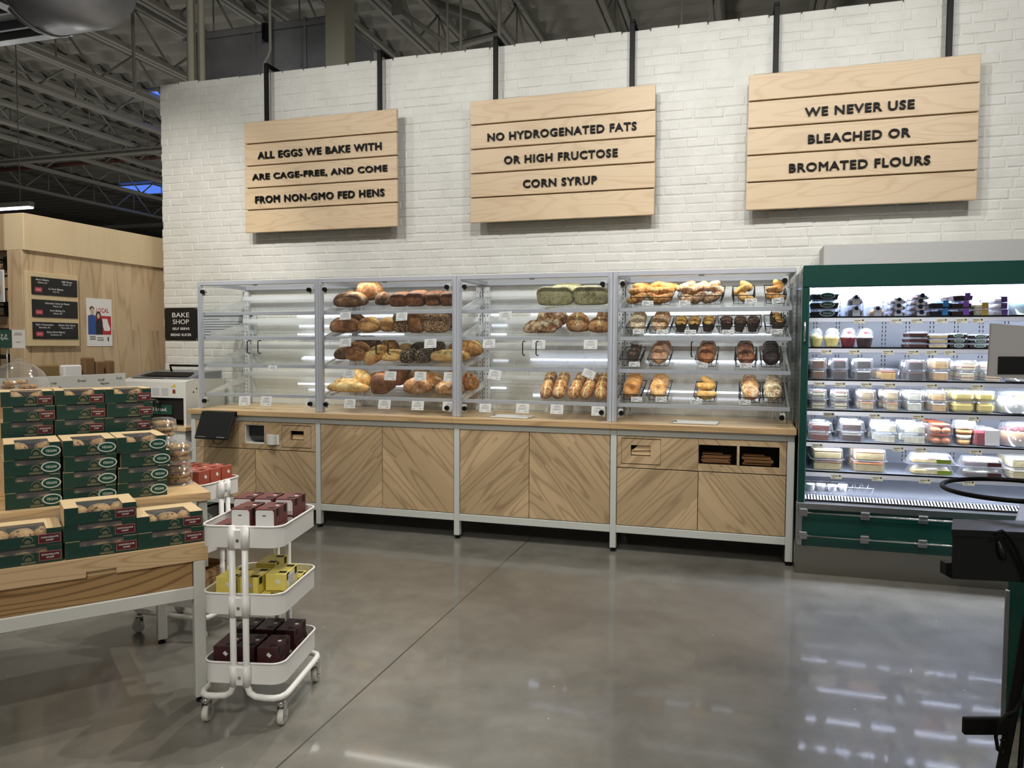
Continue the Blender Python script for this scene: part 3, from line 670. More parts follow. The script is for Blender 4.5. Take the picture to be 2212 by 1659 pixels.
BREADS = [
    (-3.153, 5.736, 1.815, 0.307, 0.094, 'boule', 'rye', 0, 0, 'long dark rye loaf, low at the slicer end of the top bread shelf'),
    (-3.236, 5.912, 1.861, 0.116, 0.082, 'boule', 'rye', 20, 0, 'dark rye loaf half hidden behind the low front loaf'),
    (-3.027, 5.849, 1.871, 0.243, 0.153, 'boule', 'brown', -12, 1, 'big brown cracked loaf on top of the pile'),
    (-2.871, 5.786, 1.828, 0.143, 0.087, 'boule', 'rye', 0, 0, 'small dark loaf tucked under the big cracked loaf'),
    (-2.701, 5.744, 1.817, 0.155, 0.082, 'pan', 'sand', 0, 0, 'brown tin loaf beside the small dark loaf on the top shelf'),
    (-2.549, 5.744, 1.817, 0.163, 0.089, 'pan', 'sand', 0, 0, 'second brown tin loaf on the top bread shelf'),
    (-2.403, 5.761, 1.822, 0.136, 0.078, 'pan', 'sand', 0, 0, 'third brown tin loaf on the top bread shelf'),
    (-2.266, 5.744, 1.817, 0.130, 0.081, 'pan', 'sand', 0, 0, 'tin loaf against the next post on the top bread shelf'),
    (-3.200, 5.723, 1.602, 0.268, 0.095, 'boule', 'brown', 0, 0, 'oval brown loaf at the slicer end of the second bread shelf'),
    (-3.217, 5.891, 1.645, 0.236, 0.089, 'boule', 'brown', 0, 0, 'oval loaf standing behind the two front ovals'),
    (-2.971, 5.723, 1.602, 0.206, 0.097, 'boule', 'gold', 0, 0, 'golden oval loaf, second on the second bread shelf'),
    (-2.807, 5.744, 1.607, 0.140, 0.096, 'boule', 'gold', 0, 0, 'small round golden loaf beside the seeded tin loaf'),
    (-2.665, 5.744, 1.607, 0.151, 0.139, 'pan', 'seed', 0, 0, 'tall seed-topped tin loaf beside the round golden loaf'),
    (-2.537, 5.723, 1.602, 0.126, 0.137, 'pan', 'brown', 0, 0, 'plain dark tin loaf between two seeded loaves'),
    (-2.368, 5.723, 1.602, 0.216, 0.127, 'pan', 'seed', 0, 0, 'wide seeded tin loaf in front of another seeded loaf'),
    (-2.326, 5.891, 1.645, 0.153, 0.109, 'pan', 'seed', 0, 0, 'seeded tin loaf behind the wide one, against the post'),
    (-3.229, 5.765, 1.376, 0.188, 0.074, 'boule', 'rye', 0, 0, 'round dark loaf at the slicer end of the third bread shelf'),
    (-3.080, 5.723, 1.365, 0.227, 0.132, 'boule', 'brown', 10, 0, 'big round two-tone loaf in front on the third bread shelf'),
    (-3.086, 5.912, 1.457, 0.235, 0.091, 'boule', 'rye', 0, 1, 'dark round loaf on top behind the big two-tone loaf'),
    (-2.878, 5.723, 1.365, 0.245, 0.102, 'bag', 'gold', 28, 0, 'floury batard leaning across the third bread shelf'),
    (-2.826, 5.870, 1.423, 0.184, 0.116, 'bag', 'gold', 40, 1, 'batard propped on top behind the leaning one'),
    (-2.772, 5.744, 1.370, 0.223, 0.061, 'boule', 'pale', 0, 0, 'pale crackled loaf under the batards'),
    (-2.722, 5.912, 1.414, 0.143, 0.075, 'boule', 'pale', 0, 0, 'pale loaf behind the black-seeded loaf'),
    (-2.608, 5.702, 1.359, 0.133, 0.077, 'pan', 'poppy', 0, 0, 'black-seeded loaf with a grey cut end'),
    (-2.579, 5.870, 1.403, 0.160, 0.088, 'pan', 'poppy', 0, 0, 'black-seeded loaf behind the cut one'),
    (-2.471, 5.710, 1.362, 0.148, 0.073, 'pan', 'poppy', 0, 0, 'second black-seeded loaf in the front row'),
    (-2.451, 5.870, 1.403, 0.189, 0.090, 'pan', 'poppy', 0, 0, 'black-seeded loaf behind the second front one'),
    (-2.264, 5.744, 1.370, 0.333, 0.068, 'bag', 'pale', 14, 0, 'long scored country loaf beside the black-seeded loaves'),
    (-2.175, 5.870, 1.403, 0.286, 0.120, 'boule', 'gold', 0, 0, 'golden country loaf behind the long scored one'),
    (-3.154, 5.694, 1.105, 0.392, 0.061, 'bag', 'pale', 0, 0, 'long pale baguette along the front of the bottom bread shelf'),
    (-3.190, 5.786, 1.129, 0.279, 0.072, 'bag', 'pale', 5, 0, 'pale baguette behind the front one'),
    (-3.194, 5.891, 1.156, 0.291, 0.070, 'bag', 'pale', -6, 0, 'pale baguette third from the front'),
    (-3.113, 5.807, 1.168, 0.208, 0.110, 'bag', 'pale', -22, 1, 'short pale roll on top of the baguettes'),
    (-2.983, 5.954, 1.173, 0.246, 0.069, 'bag', 'gold', 0, 0, 'golden loaf behind the brown tin loaf'),
    (-2.841, 5.702, 1.107, 0.220, 0.121, 'pan', 'sand', 0, 0, 'big brown tin loaf with a square end on the bottom shelf'),
    (-2.805, 5.933, 1.167, 0.202, 0.104, 'pan', 'sand', 0, 0, 'brown tin loaf at the rear of the bottom bread shelf'),
    (-2.531, 5.702, 1.107, 0.237, 0.095, 'boule', 'flour', -8, 0, 'floured loaf with one long split, front of the bottom shelf'),
    (-2.500, 5.870, 1.151, 0.257, 0.087, 'boule', 'flour', 10, 0, 'floured loaf behind the split one'),
    (-2.614, 5.975, 1.192, 0.227, 0.077, 'bag', 'brown', 8, 1, 'thin brown loaf lying on top at the rear'),
    (-2.256, 5.710, 1.110, 0.238, 0.076, 'boule', 'flour', 0, 0, 'flat floured loaf at the post end of the bottom shelf'),
    (-2.258, 5.828, 1.176, 0.125, 0.099, 'boule', 'brown', 0, 1, 'round brown roll on top of the flat floured loaf'),
    (-2.117, 5.807, 1.135, 0.156, 0.116, 'boule', 'brown', 0, 0, 'brown loaf half behind the post on the bottom shelf'),
    (-1.382, 5.710, 1.809, 0.284, 0.113, 'pan', 'cut', 0, 0, 'speckled green-grey long loaf, first of two on its shelf'),
    (-1.103, 5.710, 1.809, 0.273, 0.113, 'pan', 'cut', 0, 0, 'speckled green-grey long loaf against the post'),
    (-1.336, 5.912, 1.861, 0.245, 0.097, 'pan', 'cut', 0, 0, 'speckled loaf behind the two front ones'),
    (-1.504, 5.702, 1.596, 0.267, 0.072, 'bag', 'rust', -4, 0, 'rustic flour-cracked loaf in front on its shelf'),
    (-1.434, 5.807, 1.624, 0.154, 0.068, 'bag', 'rust', -8, 0, 'small rustic loaf between two rustic loaves'),
    (-1.459, 5.912, 1.649, 0.261, 0.117, 'boule', 'rust', -8, 1, 'rustic ridged loaf at the rear of its shelf'),
    (-1.207, 5.723, 1.602, 0.180, 0.122, 'boule', 'fruit', 0, 0, 'round loaf with a cross-cut floury top'),
    (-1.036, 5.710, 1.599, 0.180, 0.092, 'boule', 'fruit', 0, 0, 'round scored loaf against the post'),
    (-1.028, 5.870, 1.640, 0.139, 0.124, 'boule', 'fruit', 0, 0, 'scored round loaf behind the one at the post'),
]
FRUITS = [
    (-1.449, -1.491, 0.095),
    (-1.349, -1.379, 0.098),
    (-1.231, -1.239, 0.090),
    (-1.129, -1.140, 0.092),
    (-1.020, -1.052, 0.098),
]
CARDS = [
    (-4.152, 1.062, 0.112, 0.081, 4),
    (-3.933, 1.065, 0.106, 0.084, 0),
    (-3.497, 1.060, 0.102, 0.075, 0),
    (-3.856, 1.329, 0.087, 0.045, 0),
    (-3.172, 1.774, 0.103, 0.064, 3),
    (-2.666, 1.766, 0.098, 0.066, 3),
    (-3.172, 1.558, 0.103, 0.067, 3),
    (-2.421, 1.555, 0.103, 0.072, 3),
    (-3.143, 1.299, 0.103, 0.068, 0),
    (-2.769, 1.294, 0.103, 0.073, 0),
    (-2.507, 1.295, 0.101, 0.072, 0),
    (-2.256, 1.294, 0.098, 0.075, 0),
    (-3.136, 1.061, 0.103, 0.075, 0),
    (-2.826, 1.063, 0.108, 0.074, 0),
    (-2.532, 1.060, 0.105, 0.073, 0),
    (-2.265, 1.061, 0.102, 0.072, 0),
    (-1.801, 1.766, 0.104, 0.068, 3),
    (-1.932, 1.553, 0.102, 0.066, 2),
    (-1.534, 1.549, 0.101, 0.068, 0),
    (-1.136, 1.551, 0.101, 0.070, 0),
    (-1.883, 1.316, 0.101, 0.073, -8),
    (-1.143, 1.328, 0.094, 0.060, -22),
    (-1.958, 1.054, 0.095, 0.066, 0),
    (-1.660, 1.062, 0.103, 0.072, 0),
    (-1.389, 1.062, 0.100, 0.071, 0),
    (-1.074, 1.057, 0.100, 0.070, 0),
]
BASKETS = [
    (1, -0.649, 0.303, 0.053, 'croissant'),
    (1, -0.299, 0.324, 0.059, 'almondbun'),
    (1, -0.005, 0.157, 0.058, 'twist'),
    (1, 0.211, 0.143, 0.060, 'twist2'),
    (2, -0.756, 0.153, 0.046, 'swirl'),
    (2, -0.591, 0.167, 0.048, 'crumb'),
    (2, -0.348, 0.300, 0.049, 'muffin'),
    (2, -0.034, 0.313, 0.051, 'cmuffin'),
    (2, 0.218, 0.152, 0.050, 'muffin2'),
    (3, -0.799, 0.153, 0.048, 'papermuffin'),
    (3, -0.591, 0.162, 0.050, 'donut'),
    (3, -0.253, 0.156, 0.050, 'cinn'),
    (3, 0.019, 0.154, 0.051, 'chocstripe'),
    (3, 0.191, 0.148, 0.055, 'choc'),
    (4, -0.792, 0.159, 0.038, 'bagel'),
    (4, -0.596, 0.159, 0.039, 'onion'),
    (4, -0.260, 0.154, 0.036, 'croi2'),
    (4, 0.052, 0.150, 0.036, 'almond'),
    (4, 0.212, 0.151, 0.040, 'coco'),
]
TAGS = [
    (-0.672, 1.818, 1),
    (-0.409, 1.817, 0),
    (0.046, 1.823, 0),
    (0.225, 1.826, -5),
    (-0.737, 1.612, 0),
    (-0.565, 1.608, 0),
    (-0.366, 1.606, 0),
    (-0.105, 1.606, 0),
    (0.220, 1.611, 0),
    (-0.763, 1.372, 0),
    (-0.281, 1.375, 6),
    (0.020, 1.371, 0),
    (-0.744, 1.114, 0),
    (-0.566, 1.118, 0),
    (-0.318, 1.107, 0),
    (0.018, 1.112, 0),
]
FRIDGE = [
    (1, 0.522, 0.176, 0.176, 3, 'tray_dark_vegan'),
    (1, 0.714, 0.092, 0.150, 2, 'cup_dark'),
    (1, 0.847, 0.091, 0.073, 1, 'cup_cookie'),
    (1, 0.969, 0.096, 0.122, 3, 'cup_dark2'),
    (1, 1.101, 0.107, 0.144, 4, 'cup_choc'),
    (1, 1.217, 0.116, 0.106, 2, 'tray_blue'),
    (1, 1.338, 0.118, 0.151, 3, 'tray_purple'),
    (1, 1.447, 0.088, 0.086, 2, 'pack_yellow'),
    (1, 1.559, 0.085, 0.124, 3, 'pack_purple'),
    (1, 1.693, 0.157, 0.135, 1, 'cake_blue'),
    (2, 0.478, 0.079, 0.132, 1, 'cup_cream'),
    (2, 0.576, 0.100, 0.133, 1, 'cup_cream'),
    (2, 0.680, 0.092, 0.133, 1, 'cup_red'),
    (2, 0.784, 0.095, 0.131, 1, 'cup_white'),
    (2, 1.094, 0.112, 0.108, 3, 'tray_brown'),
    (2, 1.210, 0.112, 0.093, 3, 'tray_beige'),
    (2, 1.325, 0.108, 0.098, 3, 'tray_vegan'),
    (2, 1.449, 0.120, 0.091, 3, 'tray_vegan'),
    (3, 0.497, 0.110, 0.143, 2, 'slice_brown'),
    (3, 0.631, 0.113, 0.144, 2, 'slice_choc'),
    (3, 0.780, 0.121, 0.145, 2, 'slice_choccream'),
    (3, 0.929, 0.131, 0.078, 1, 'slice_yellow'),
    (3, 1.096, 0.117, 0.138, 2, 'slice_choc'),
    (3, 1.240, 0.118, 0.149, 2, 'slice_vanilla'),
    (3, 1.396, 0.104, 0.137, 2, 'slice_fruit'),
    (3, 1.540, 0.102, 0.132, 2, 'slice_fruit'),
    (3, 1.703, 0.166, 0.094, 1, 'cake_plain'),
    (4, 0.501, 0.118, 0.135, 2, 'slice_cream'),
    (4, 0.641, 0.110, 0.135, 2, 'slice_cream'),
    (4, 0.806, 0.111, 0.138, 2, 'slice_carrot'),
    (4, 0.959, 0.100, 0.138, 2, 'slice_carrot'),
    (4, 1.091, 0.114, 0.140, 2, 'slice_white'),
    (4, 1.234, 0.118, 0.143, 2, 'slice_vanilla'),
    (4, 1.369, 0.132, 0.146, 2, 'loaf_yellow'),
    (4, 1.498, 0.108, 0.146, 2, 'loaf_yellow'),
    (4, 1.679, 0.227, 0.149, 1, 'cake_lime'),
    (5, 0.519, 0.153, 0.124, 2, 'wedge_red'),
    (5, 0.721, 0.161, 0.138, 2, 'wedge_choc'),
    (5, 0.924, 0.172, 0.137, 2, 'wedge_cream'),
    (5, 1.101, 0.168, 0.139, 2, 'wedge_cream'),
    (5, 1.247, 0.124, 0.136, 2, 'cup_straw'),
    (5, 1.388, 0.136, 0.168, 1, 'parfait'),
    (5, 1.507, 0.150, 0.111, 1, 'pack_berry'),
    (5, 1.711, 0.232, 0.163, 1, 'cake_berry'),
    (6, 0.562, 0.194, 0.150, 2, 'slab_brown'),
    (6, 0.822, 0.198, 0.153, 2, 'slab_orange'),
    (6, 1.197, 0.264, 0.146, 2, 'roll_green'),
    (6, 1.491, 0.242, 0.136, 2, 'roll_brown'),
    (6, 1.740, 0.202, 0.140, 2, 'slab_plain'),
]
FTAGS = [
    (0.728, 1.668),
    (0.949, 1.667),
    (1.068, 1.667),
    (1.214, 1.664),
    (1.327, 1.666),
    (1.417, 1.666),
    (0.532, 1.472),
    (0.704, 1.470),
    (0.906, 1.462),
    (1.055, 1.463),
    (1.160, 1.464),
    (1.266, 1.465),
    (0.494, 1.264),
    (0.622, 1.263),
    (0.782, 1.259),
    (0.924, 1.259),
    (1.169, 1.260),
    (1.427, 1.255),
    (0.558, 1.060),
    (0.557, 1.057),
    (0.837, 1.053),
    (1.096, 1.046),
    (1.413, 1.045),
    (0.490, 0.856),
    (0.984, 0.846),
    (1.116, 0.848),
    (1.432, 0.843),
    (0.612, 0.644),
    (0.863, 0.646),
    (1.145, 0.644),
    (1.398, 0.642),
]
# ------------------------------------------------------------------ loaves
def loaf_mesh(kind, w_, d_, h, seed, style='boule'):
    q = MB(); cut = []; r = random.Random(seed); off = Vector((r.uniform(0, 50), r.uniform(0, 50), r.uniform(0, 50)))
    nsl = {'boule': r.choice([1, 2, 3]), 'bag': 4, 'pan': 0}[kind]
    if style in ('fruit',): nsl = 2
    if style in ('poppy', 'seed', 'sand', 'cut'): nsl = 0
    ang = r.uniform(-.5, .5)
    def fn(p, d):
        if kind == 'pan':
            e = .42
            x = math.copysign(abs(d.x)**e, d.x)*w_/2; y = math.copysign(abs(d.y)**e, d.y)*d_/2
            z = math.copysign(abs(d.z)**(.62 if d.z > 0 else .35), d.z)
            side = 1.0+.05*max(0, z)
            z = h*(.46+.54*z) if z > 0 else h*.46*(1+z)
            if .25*h < z < .45*h: side *= .97
            if style == 'cut': side = 1; x *= 1
            x *= side*(.92+.08*min(1, z/(h*.5)+.2)); y *= side
        else:
            e = .9 if kind == 'boule' else .8
            x = math.copysign(abs(d.x)**e, d.x)*w_/2; y = math.copysign(abs(d.y)**e, d.y)*d_/2
            z = h*.36+d.z*h*.64 if d.z > 0 else h*.36*(1+math.copysign(abs(d.z)**.55, d.z))
        v = Vector((x, y, z)); c = 0.0
        if d.z > .15 and nsl:
            for s in range(nsl):
                if kind == 'boule':
                    a = ang+(s-(nsl-1)/2)*.55; t = abs((x*math.sin(a)-y*math.cos(a))/max(w_, d_)-(s-(nsl-1)/2)*.14)
                    if style == 'fruit': t = min(abs(x), abs(y-.01))/w_
                    c = max(c, math.exp(-(t/.035)**2)*min(1, (d.z-.15)*2.2))
                else:
                    t = abs(x/w_-(s-(nsl-1)/2)*.21-(y/d_)*.22); c = max(c, math.exp(-(t/.03)**2)*min(1, (d.z-.15)*2))
        n1 = noise.noise((v+off)*11); n2 = noise.noise((v+off)*34)
        amp = {'rust': .016, 'fruit': .007}.get(style, .006)
        v += d*(n1*amp+n2*amp*.35) if d.z > -.6 else Vector((0, 0, 0))
        v -= d*c*h*.07
        if v.z < 0: v.z = 0
        cut.append(c); return v
    q.ball(1, 1, 1, 28, 16, fn=fn); q.sc = cut; return q
def finish(q, name, m, parent=None):
    me = bpy.data.meshes.new(name); me.from_pydata([tuple(p) for p in q.v], [], q.f); me.materials.append(m)
    me.polygons.foreach_set('use_smooth', [True]*len(q.f))
    if q.sc:
        a = me.attributes.new('cut', 'FLOAT', 'POINT'); a.data.foreach_set('value', q.sc)
    o = bpy.data.objects.new(name, me); COL.objects.link(o)
    if parent: o.parent = parent
    return o
TILT = math.atan(.26)
def loaves():
    for k, (x, y, z, w_, h, kind, cr, yaw, lift, lab) in enumerate(BREADS):
        d_ = {'boule': min(w_*.72, .19), 'bag': .085, 'pan': .15 if w_ < .19 else .11}[kind]
        if cr in ('poppy',): w_, d_ = w_*.86, .13
        if kind == 'pan' and cr == 'sand' and w_ > .19: w_, d_ = .15, .24
        q = loaf_mesh(kind, w_*1.02, d_, (h+.018+.05*d_)*1.03, 100+k, cr)
        nm = {'boule': 'bread_loaf', 'bag': 'baguette_loaf', 'pan': 'tin_loaf'}[kind]
        o = finish(q, nm, CRUST[cr]); at(o, (x, y+d_*.15, z+.006+d_*.039), R(yaw) if not (kind == 'bag' and abs(yaw) > 20) else 0, TILT, -R(yaw) if (kind == 'bag' and abs(yaw) > 20) else 0)
        tag(o, lab, 'bread', 'loaves in the bread cases')
    # knobbly fruit breads, stacked in five rows running back
    place = ['row next to the empty shelf', 'second row from the empty shelf', 'middle row', 'second row from the post', 'row next to the post']
    for c, (xa, xb, w_) in enumerate(FRUITS):
        for k in range(4):
            t = k/3; y = 5.70+t*.34; x = xa+(xb-xa)*t; q = loaf_mesh('boule', w_*.98, .13, .078, 900+c*7+k, 'fruit')
            o = finish(q, 'fruit_roll', CRUST['fruit']); at(o, (x, y, zs(4, y)+.012+.016*(k > 0)), rnd.uniform(-.2, .2), TILT+.25)
            tag(o, f'knobbly fruit roll, {ORD[k+1]} back in the {place[c]}', 'bread roll', 'fruit rolls on the bottom shelf')
loaves()
def cards():
    nm = 0
    cases_ = [(-5, -3.34, 'at the slicer end'), (-3.34, -2.13, 'full of loaves'), (-2.13, 0, 'with speckled loaves')]
    cnt = {}
    for x, z, w_, h, tilt in CARDS:
        u = next(i for i, c in enumerate(cases_) if c[0] < x < c[1]); row = min(range(1, 5), key=lambda r_: abs(ZF[r_]-.03-(z-h/2)))
        cnt[(u, row)] = cnt.get((u, row), 0)+1; n = cnt[(u, row)]
        lab = f'white price card, {ORD[n]} along the {["", "top", "second", "third", "bottom"][row]} shelf edge of the case {cases_[u][2]}'
        if abs(tilt) > 5: lab = f'crooked white price card on the third shelf edge {"near the bottom rolls" if x > -1.5 else "against the upright"}'
        if abs(tilt) > 5 and x < -1.5: lab = 'crooked white price card hanging beside the slotted upright'
        t = thing('price_card', lab, 'price card', (x+w_/2, 5.598, z-h/2), 0, 'price cards on the bread shelves'); t.rotation_euler = (R(-12), R(-tilt), 0)
        q = MB(); q.box(-w_/2, w_/2, -.0008, .0008, -h/2, h/2); q.build('card', PAPER, t)
        q = MB(); n_ = 0
        for zz, a, b, hh in ((.27, -.2, .22, .045), (.14, -.3, .3, .02), (.02, -.32, .32, .018), (-.06, -.32, .28, .018), (-.14, -.32, .32, .018), (-.36, -.4, -.2, .03), (-.36, .12, .38, .04)):
            q.box(a*w_, b*w_, -.0014, -.0009, zz*h, (zz+hh)*h)
        q.build('print', INK, t)
        q = MB(); q.box(-.008, .008, -.002, .004, h/2-.006, h/2+.012); q.build('clip', ACRYL, t)
cards()
for (x, lab) in ((-1.72, 'paper pad on a clipboard lying on the counter under the speckled loaves'), (-.33, 'paper pad on a clipboard lying on the counter under the pastry case')):
    t = thing('clipboard', lab, 'clipboard', (x, 5.63, .948), R(-4)); q = MB(); q.box(-.17, .17, -.06, .12, 0, .003, .001); q.build('board', ACRYL, t)
    q = MB(); q.box(-.14, .165, -.055, .115, .0032, .013); q.build('paper', PAPER, t)
    q = MB(); q.box(-.155, -.12, -.03, .035, .009, .013, .001); q.tube([(-.15, -.02, .012), (-.135, -.02, .028), (-.135, .025, .028), (-.15, .025, .012)], .002, 5); q.build('clip', CHROME, t)
m = MB(); m.box(-.99, -.93, 5.53, 5.6, .948, .9485); tag(m.build('paper_slip', PAPER), 'small white paper slip on the counter near the pastry case post', 'paper')
# ------------------------------------------------------------------ wire baskets and pastries
def basket(w_, d_, h, lab):
    t = thing('wire_basket', lab, 'basket', (0, 0, 0), 0, 'wire baskets in the pastry case')
    def rect(x, y0, y1, z): return [(-x, y0, z), (x, y0, z), (x, y1, z), (-x, y1, z)]
    tw, bw = w_/2, w_/2*.84; b0, b1 = .03, d_-.03
    q = MB(); q.tube(rect(tw, 0, d_, h), .0032, 6, closed=True); q.build('rim', BLACK, t)
    q = MB(); q.tube(rect(bw, b0, b1, .004), .0024, 5, closed=True)
    n = max(3, round(w_/.05))
    for k in range(n):
        xa, xb, xc = [-tw+(k+j)*2*tw/n for j in (0, .5, 1)]; s = .84
        for yy, yb in ((0, b0), (d_, b1)): q.tube([(xa, yy, h), (xb*s, yb, .004), (xc, yy, h)], .0014, 4)
    m_ = 6
    for k in range(m_):
        ya, yb, yc = [(k+j)*d_/m_ for j in (0, .5, 1)]
        for sg in (-1, 1): q.tube([(sg*tw, ya, h), (sg*bw, b0+(b1-b0)*yb/d_, .004), (sg*tw, yc, h)], .0014, 4)
    for k in range(1, n+1): x = -bw+k*2*bw/(n+1); q.tube([(x, b0, .003), (x, b1, .003)], .0014, 4)
    q.build('wire_mesh', BLACK, t); return t
def noisy(q, amp, f, seed):
    for i, v in enumerate(q.v): q.v[i] = v+Vector((noise.noise(v*f+Vector((seed, 0, 0))), noise.noise(v*f+Vector((0, seed, 0))), noise.noise(v*f+Vector((0, 0, seed)))))*amp
def ring_roll(w_, thick, cr, seed, hole=.2, lab='', name='bagel'):
    # a round roll with a dimple, standing on edge
    q = MB(); r_ = w_/2; pr = []
    for k in range(13):
        a = -PI/2+PI*k/12; pr.append((r_*(.6+.4*math.cos(a)), thick/2*math.sin(a)))
    pr = [(.004, -thick*.36), (r_*hole, -thick*.30)]+pr+[(r_*hole, thick*.30), (.004, thick*.30 if hole < .1 else thick*.05)]
    q.lathe(pr, 20); q.xf(Matrix.Rotation(R(90), 4, 'X')); noisy(q, .004, 40, seed); return finish(q, name, CRUST[cr])
def croissant(l, cr, seed, name='croissant'):
    q = MB(); n = 22; pts = []; rr = []
    for k in range(n+1):
        t = k/n*2-1; a = t*1.15; pts.append((l*.55*math.sin(a), l*.5*(1-math.cos(a)), l*.18)); rr.append(l*.23*(1-abs(t)**2.2)**.6*(1+.10*math.cos(k*2.1))+.004)
    q.tube(pts, rr, 12); noisy(q, .003, 40, seed); lo = min(v.z for v in q.v)
    for v in q.v: v.z = (v.z-lo)*.9
    return finish(q, name, CRUST[cr])
def muffin(w_, paper, cr, seed, lab, big=False):
    t = thing('muffin', lab, 'muffin', (0, 0, 0), 0, 'muffins in the pastry case'); r_ = w_/2; n = 16; q = MB(); o = []
    for z, s in ((0, .62), (.035, .8), (.075 if big else .06, 1.05)):
        for k in range(n):
            tip = (.022 if big else .016) if (z > .05 and k % 4 == 0) else 0
            o.append((r_*s*(1+tip*6)*math.cos(2*PI*k/n), r_*s*(1+tip*6)*math.sin(2*PI*k/n), z+tip))
    q.add(o, [(i*n+k, i*n+(k+1) % n, (i+1)*n+(k+1) % n, (i+1)*n+k) for i in range(2) for k in range(n)]+[list(range(n))]); q.build('paper_cup', paper, t, recalc=False)
    q = MB()
    def fn(p, d): return Vector((p.x*1.04, p.y*1.04, p.z*.95+.064+.006*noise.noise(d*4+Vector((seed, 0, 0))))) if d.z > -.2 else Vector((p.x*.9, p.y*.9, .05))
    q.ball(r_*.95, r_*.95, r_*.75, 16, 10, fn=fn); noisy(q, .004, 45, seed); finish(q, 'muffin_top', CRUST[cr], t); return t
def pastry_case():
    W = {'croissant': 'glossy croissants', 'almondbun': 'sugar dusted almond croissants', 'twist': 'pale folded pastries', 'twist2': 'filled folded pastries', 'swirl': 'iced swirl buns', 'crumb': 'pink crumb buns',
         'muffin': 'yellow muffins', 'cmuffin': 'chocolate muffins', 'muffin2': 'tall-papered yellow muffins', 'papermuffin': 'dark-papered muffins', 'donut': 'sugar glazed rolls', 'cinn': 'cinnamon rolls',
         'chocstripe': 'chocolate striped rolls', 'choc': 'dark chocolate rolls', 'bagel': 'plain bagels', 'onion': 'seeded bagels', 'croi2': 'pale croissants', 'almond': 'almond topped buns', 'coco': 'coconut topped buns'}
    for row, x, w_, rim, k in BASKETS:
        h = rim+.012; d_ = .36; b = basket(w_, d_, h, f'black wire basket of {W[k]} in the pastry case'); y0 = 5.652
        base = Vector((x, y0, zs(row, y0)+.004)); b.location = base; b.rotation_euler = (TILT, 0, 0)
        Mb = Matrix.Translation(base) @ Matrix.Rotation(TILT, 4, 'X')
        def put(o, lx, ly, lz, rz=0, rx=0, ry=0, lab=None, cat=None):
            o.location = Mb @ Vector((lx, ly, lz)); o.rotation_euler = (TILT+rx, ry, rz)
            if lab: tag(o, lab, cat, f'{W[k]} in one basket')
        if k in ('donut', 'cinn', 'chocstripe', 'choc', 'bagel', 'onion', 'almond', 'coco', 'swirl', 'crumb'):
            n = 5 if row > 2 else 4; s = min(w_*.78, .125)
            for j in range(n):
                o = ring_roll(s, .055, {'swirl': 'coco', 'crumb': 'almond'}.get(k, k), j*3.3+x*10, .25 if k in ('bagel', 'onion') else .08, name='bagel' if k in ('bagel', 'onion') else 'sweet_roll')
                put(o, rnd.uniform(-.006, .006), .065+j*.055, s*.5+.006+j*.004, rnd.uniform(-.12, .12), R(-38), 0, f'{W[k][:-1]} standing {ORD[j+1]} from the front of its wire basket', 'pastry')
        elif k in ('muffin', 'cmuffin', 'muffin2', 'papermuffin'):
            cols = 3 if w_ > .25 else 1; nr = 2 if cols > 1 else 3; s = .088
            for c in range(cols):
                for j in range(nr):
                    pos = ['end nearest the bread', 'middle', 'end nearest the cooler'][c] if cols > 1 else ''
                    o = muffin(s, PAPERGREY if k == 'papermuffin' else PAPERBROWN, {'cmuffin': 'cmuff', 'papermuffin': 'cmuff'}.get(k, 'muff'), c*5+j+x*9, f'{W[k][:-1]}, {ORD[j+1]} from the front{", "+pos if pos else ""} of its basket', k in ('muffin2', 'papermuffin'))
                    put(o, (c-(cols-1)/2)*.094 if cols > 1 else rnd.uniform(-.01, .01), .075+j*.095, .008, rnd.uniform(0, 1))
        else:
            cols = {'croissant': 3, 'almondbun': 3}.get(k, 1); nr = 3; kk = 0
            for c in range(cols):
                for j in range(nr):
                    cr = {'croissant': 'croi', 'almondbun': 'almond', 'twist': 'pale', 'twist2': 'croi', 'croi2': 'pale'}[k]
                    pos = ['end nearest the bread', 'middle', 'end nearest the cooler'][c] if cols > 1 else ''
                    o = croissant(.138 if cols > 1 else .13, cr, c*7+j*2.2)
                    put(o, (c-(cols-1)/2)*.092+rnd.uniform(-.014, .014), .06+j*.07, .01+(.042 if j == 1 else .03*j), rnd.uniform(-1.2, 1.2), rnd.uniform(.1, .6), rnd.uniform(-.4, .4), f'{W[k][:-1]}, {ORD[j+1]} from the front{", "+pos if pos else ""} of its basket', 'pastry')
    n = {}
    for x, z, tl in TAGS:
        row = min(range(1, 5), key=lambda r_: abs(ZF[r_]+.03-z)); n[row] = n.get(row, 0)+1
        t = thing('price_tag', f'small white price tag, {ORD[n[row]]} along the {["", "top", "second", "third", "bottom"][row]} row of pastry baskets', 'price tag', (x, 5.628, z), 0, 'price tags on the pastry baskets', R(-8), R(tl*2))
        q = MB(); q.box(-.04, .04, -.0008, .0008, -.018, .018); q.build('card', PAPER, t)
        q = MB()
        for zz, a, b_ in ((.006, -.032, .0), (-.003, -.032, .012), (-.012, -.032, -.015), (.004, .018, .032), (-.012, .016, .034)): q.box(a, b_, -.0014, -.0009, zz, zz+.0035)
        q.build('print', INK, t)
pastry_case()
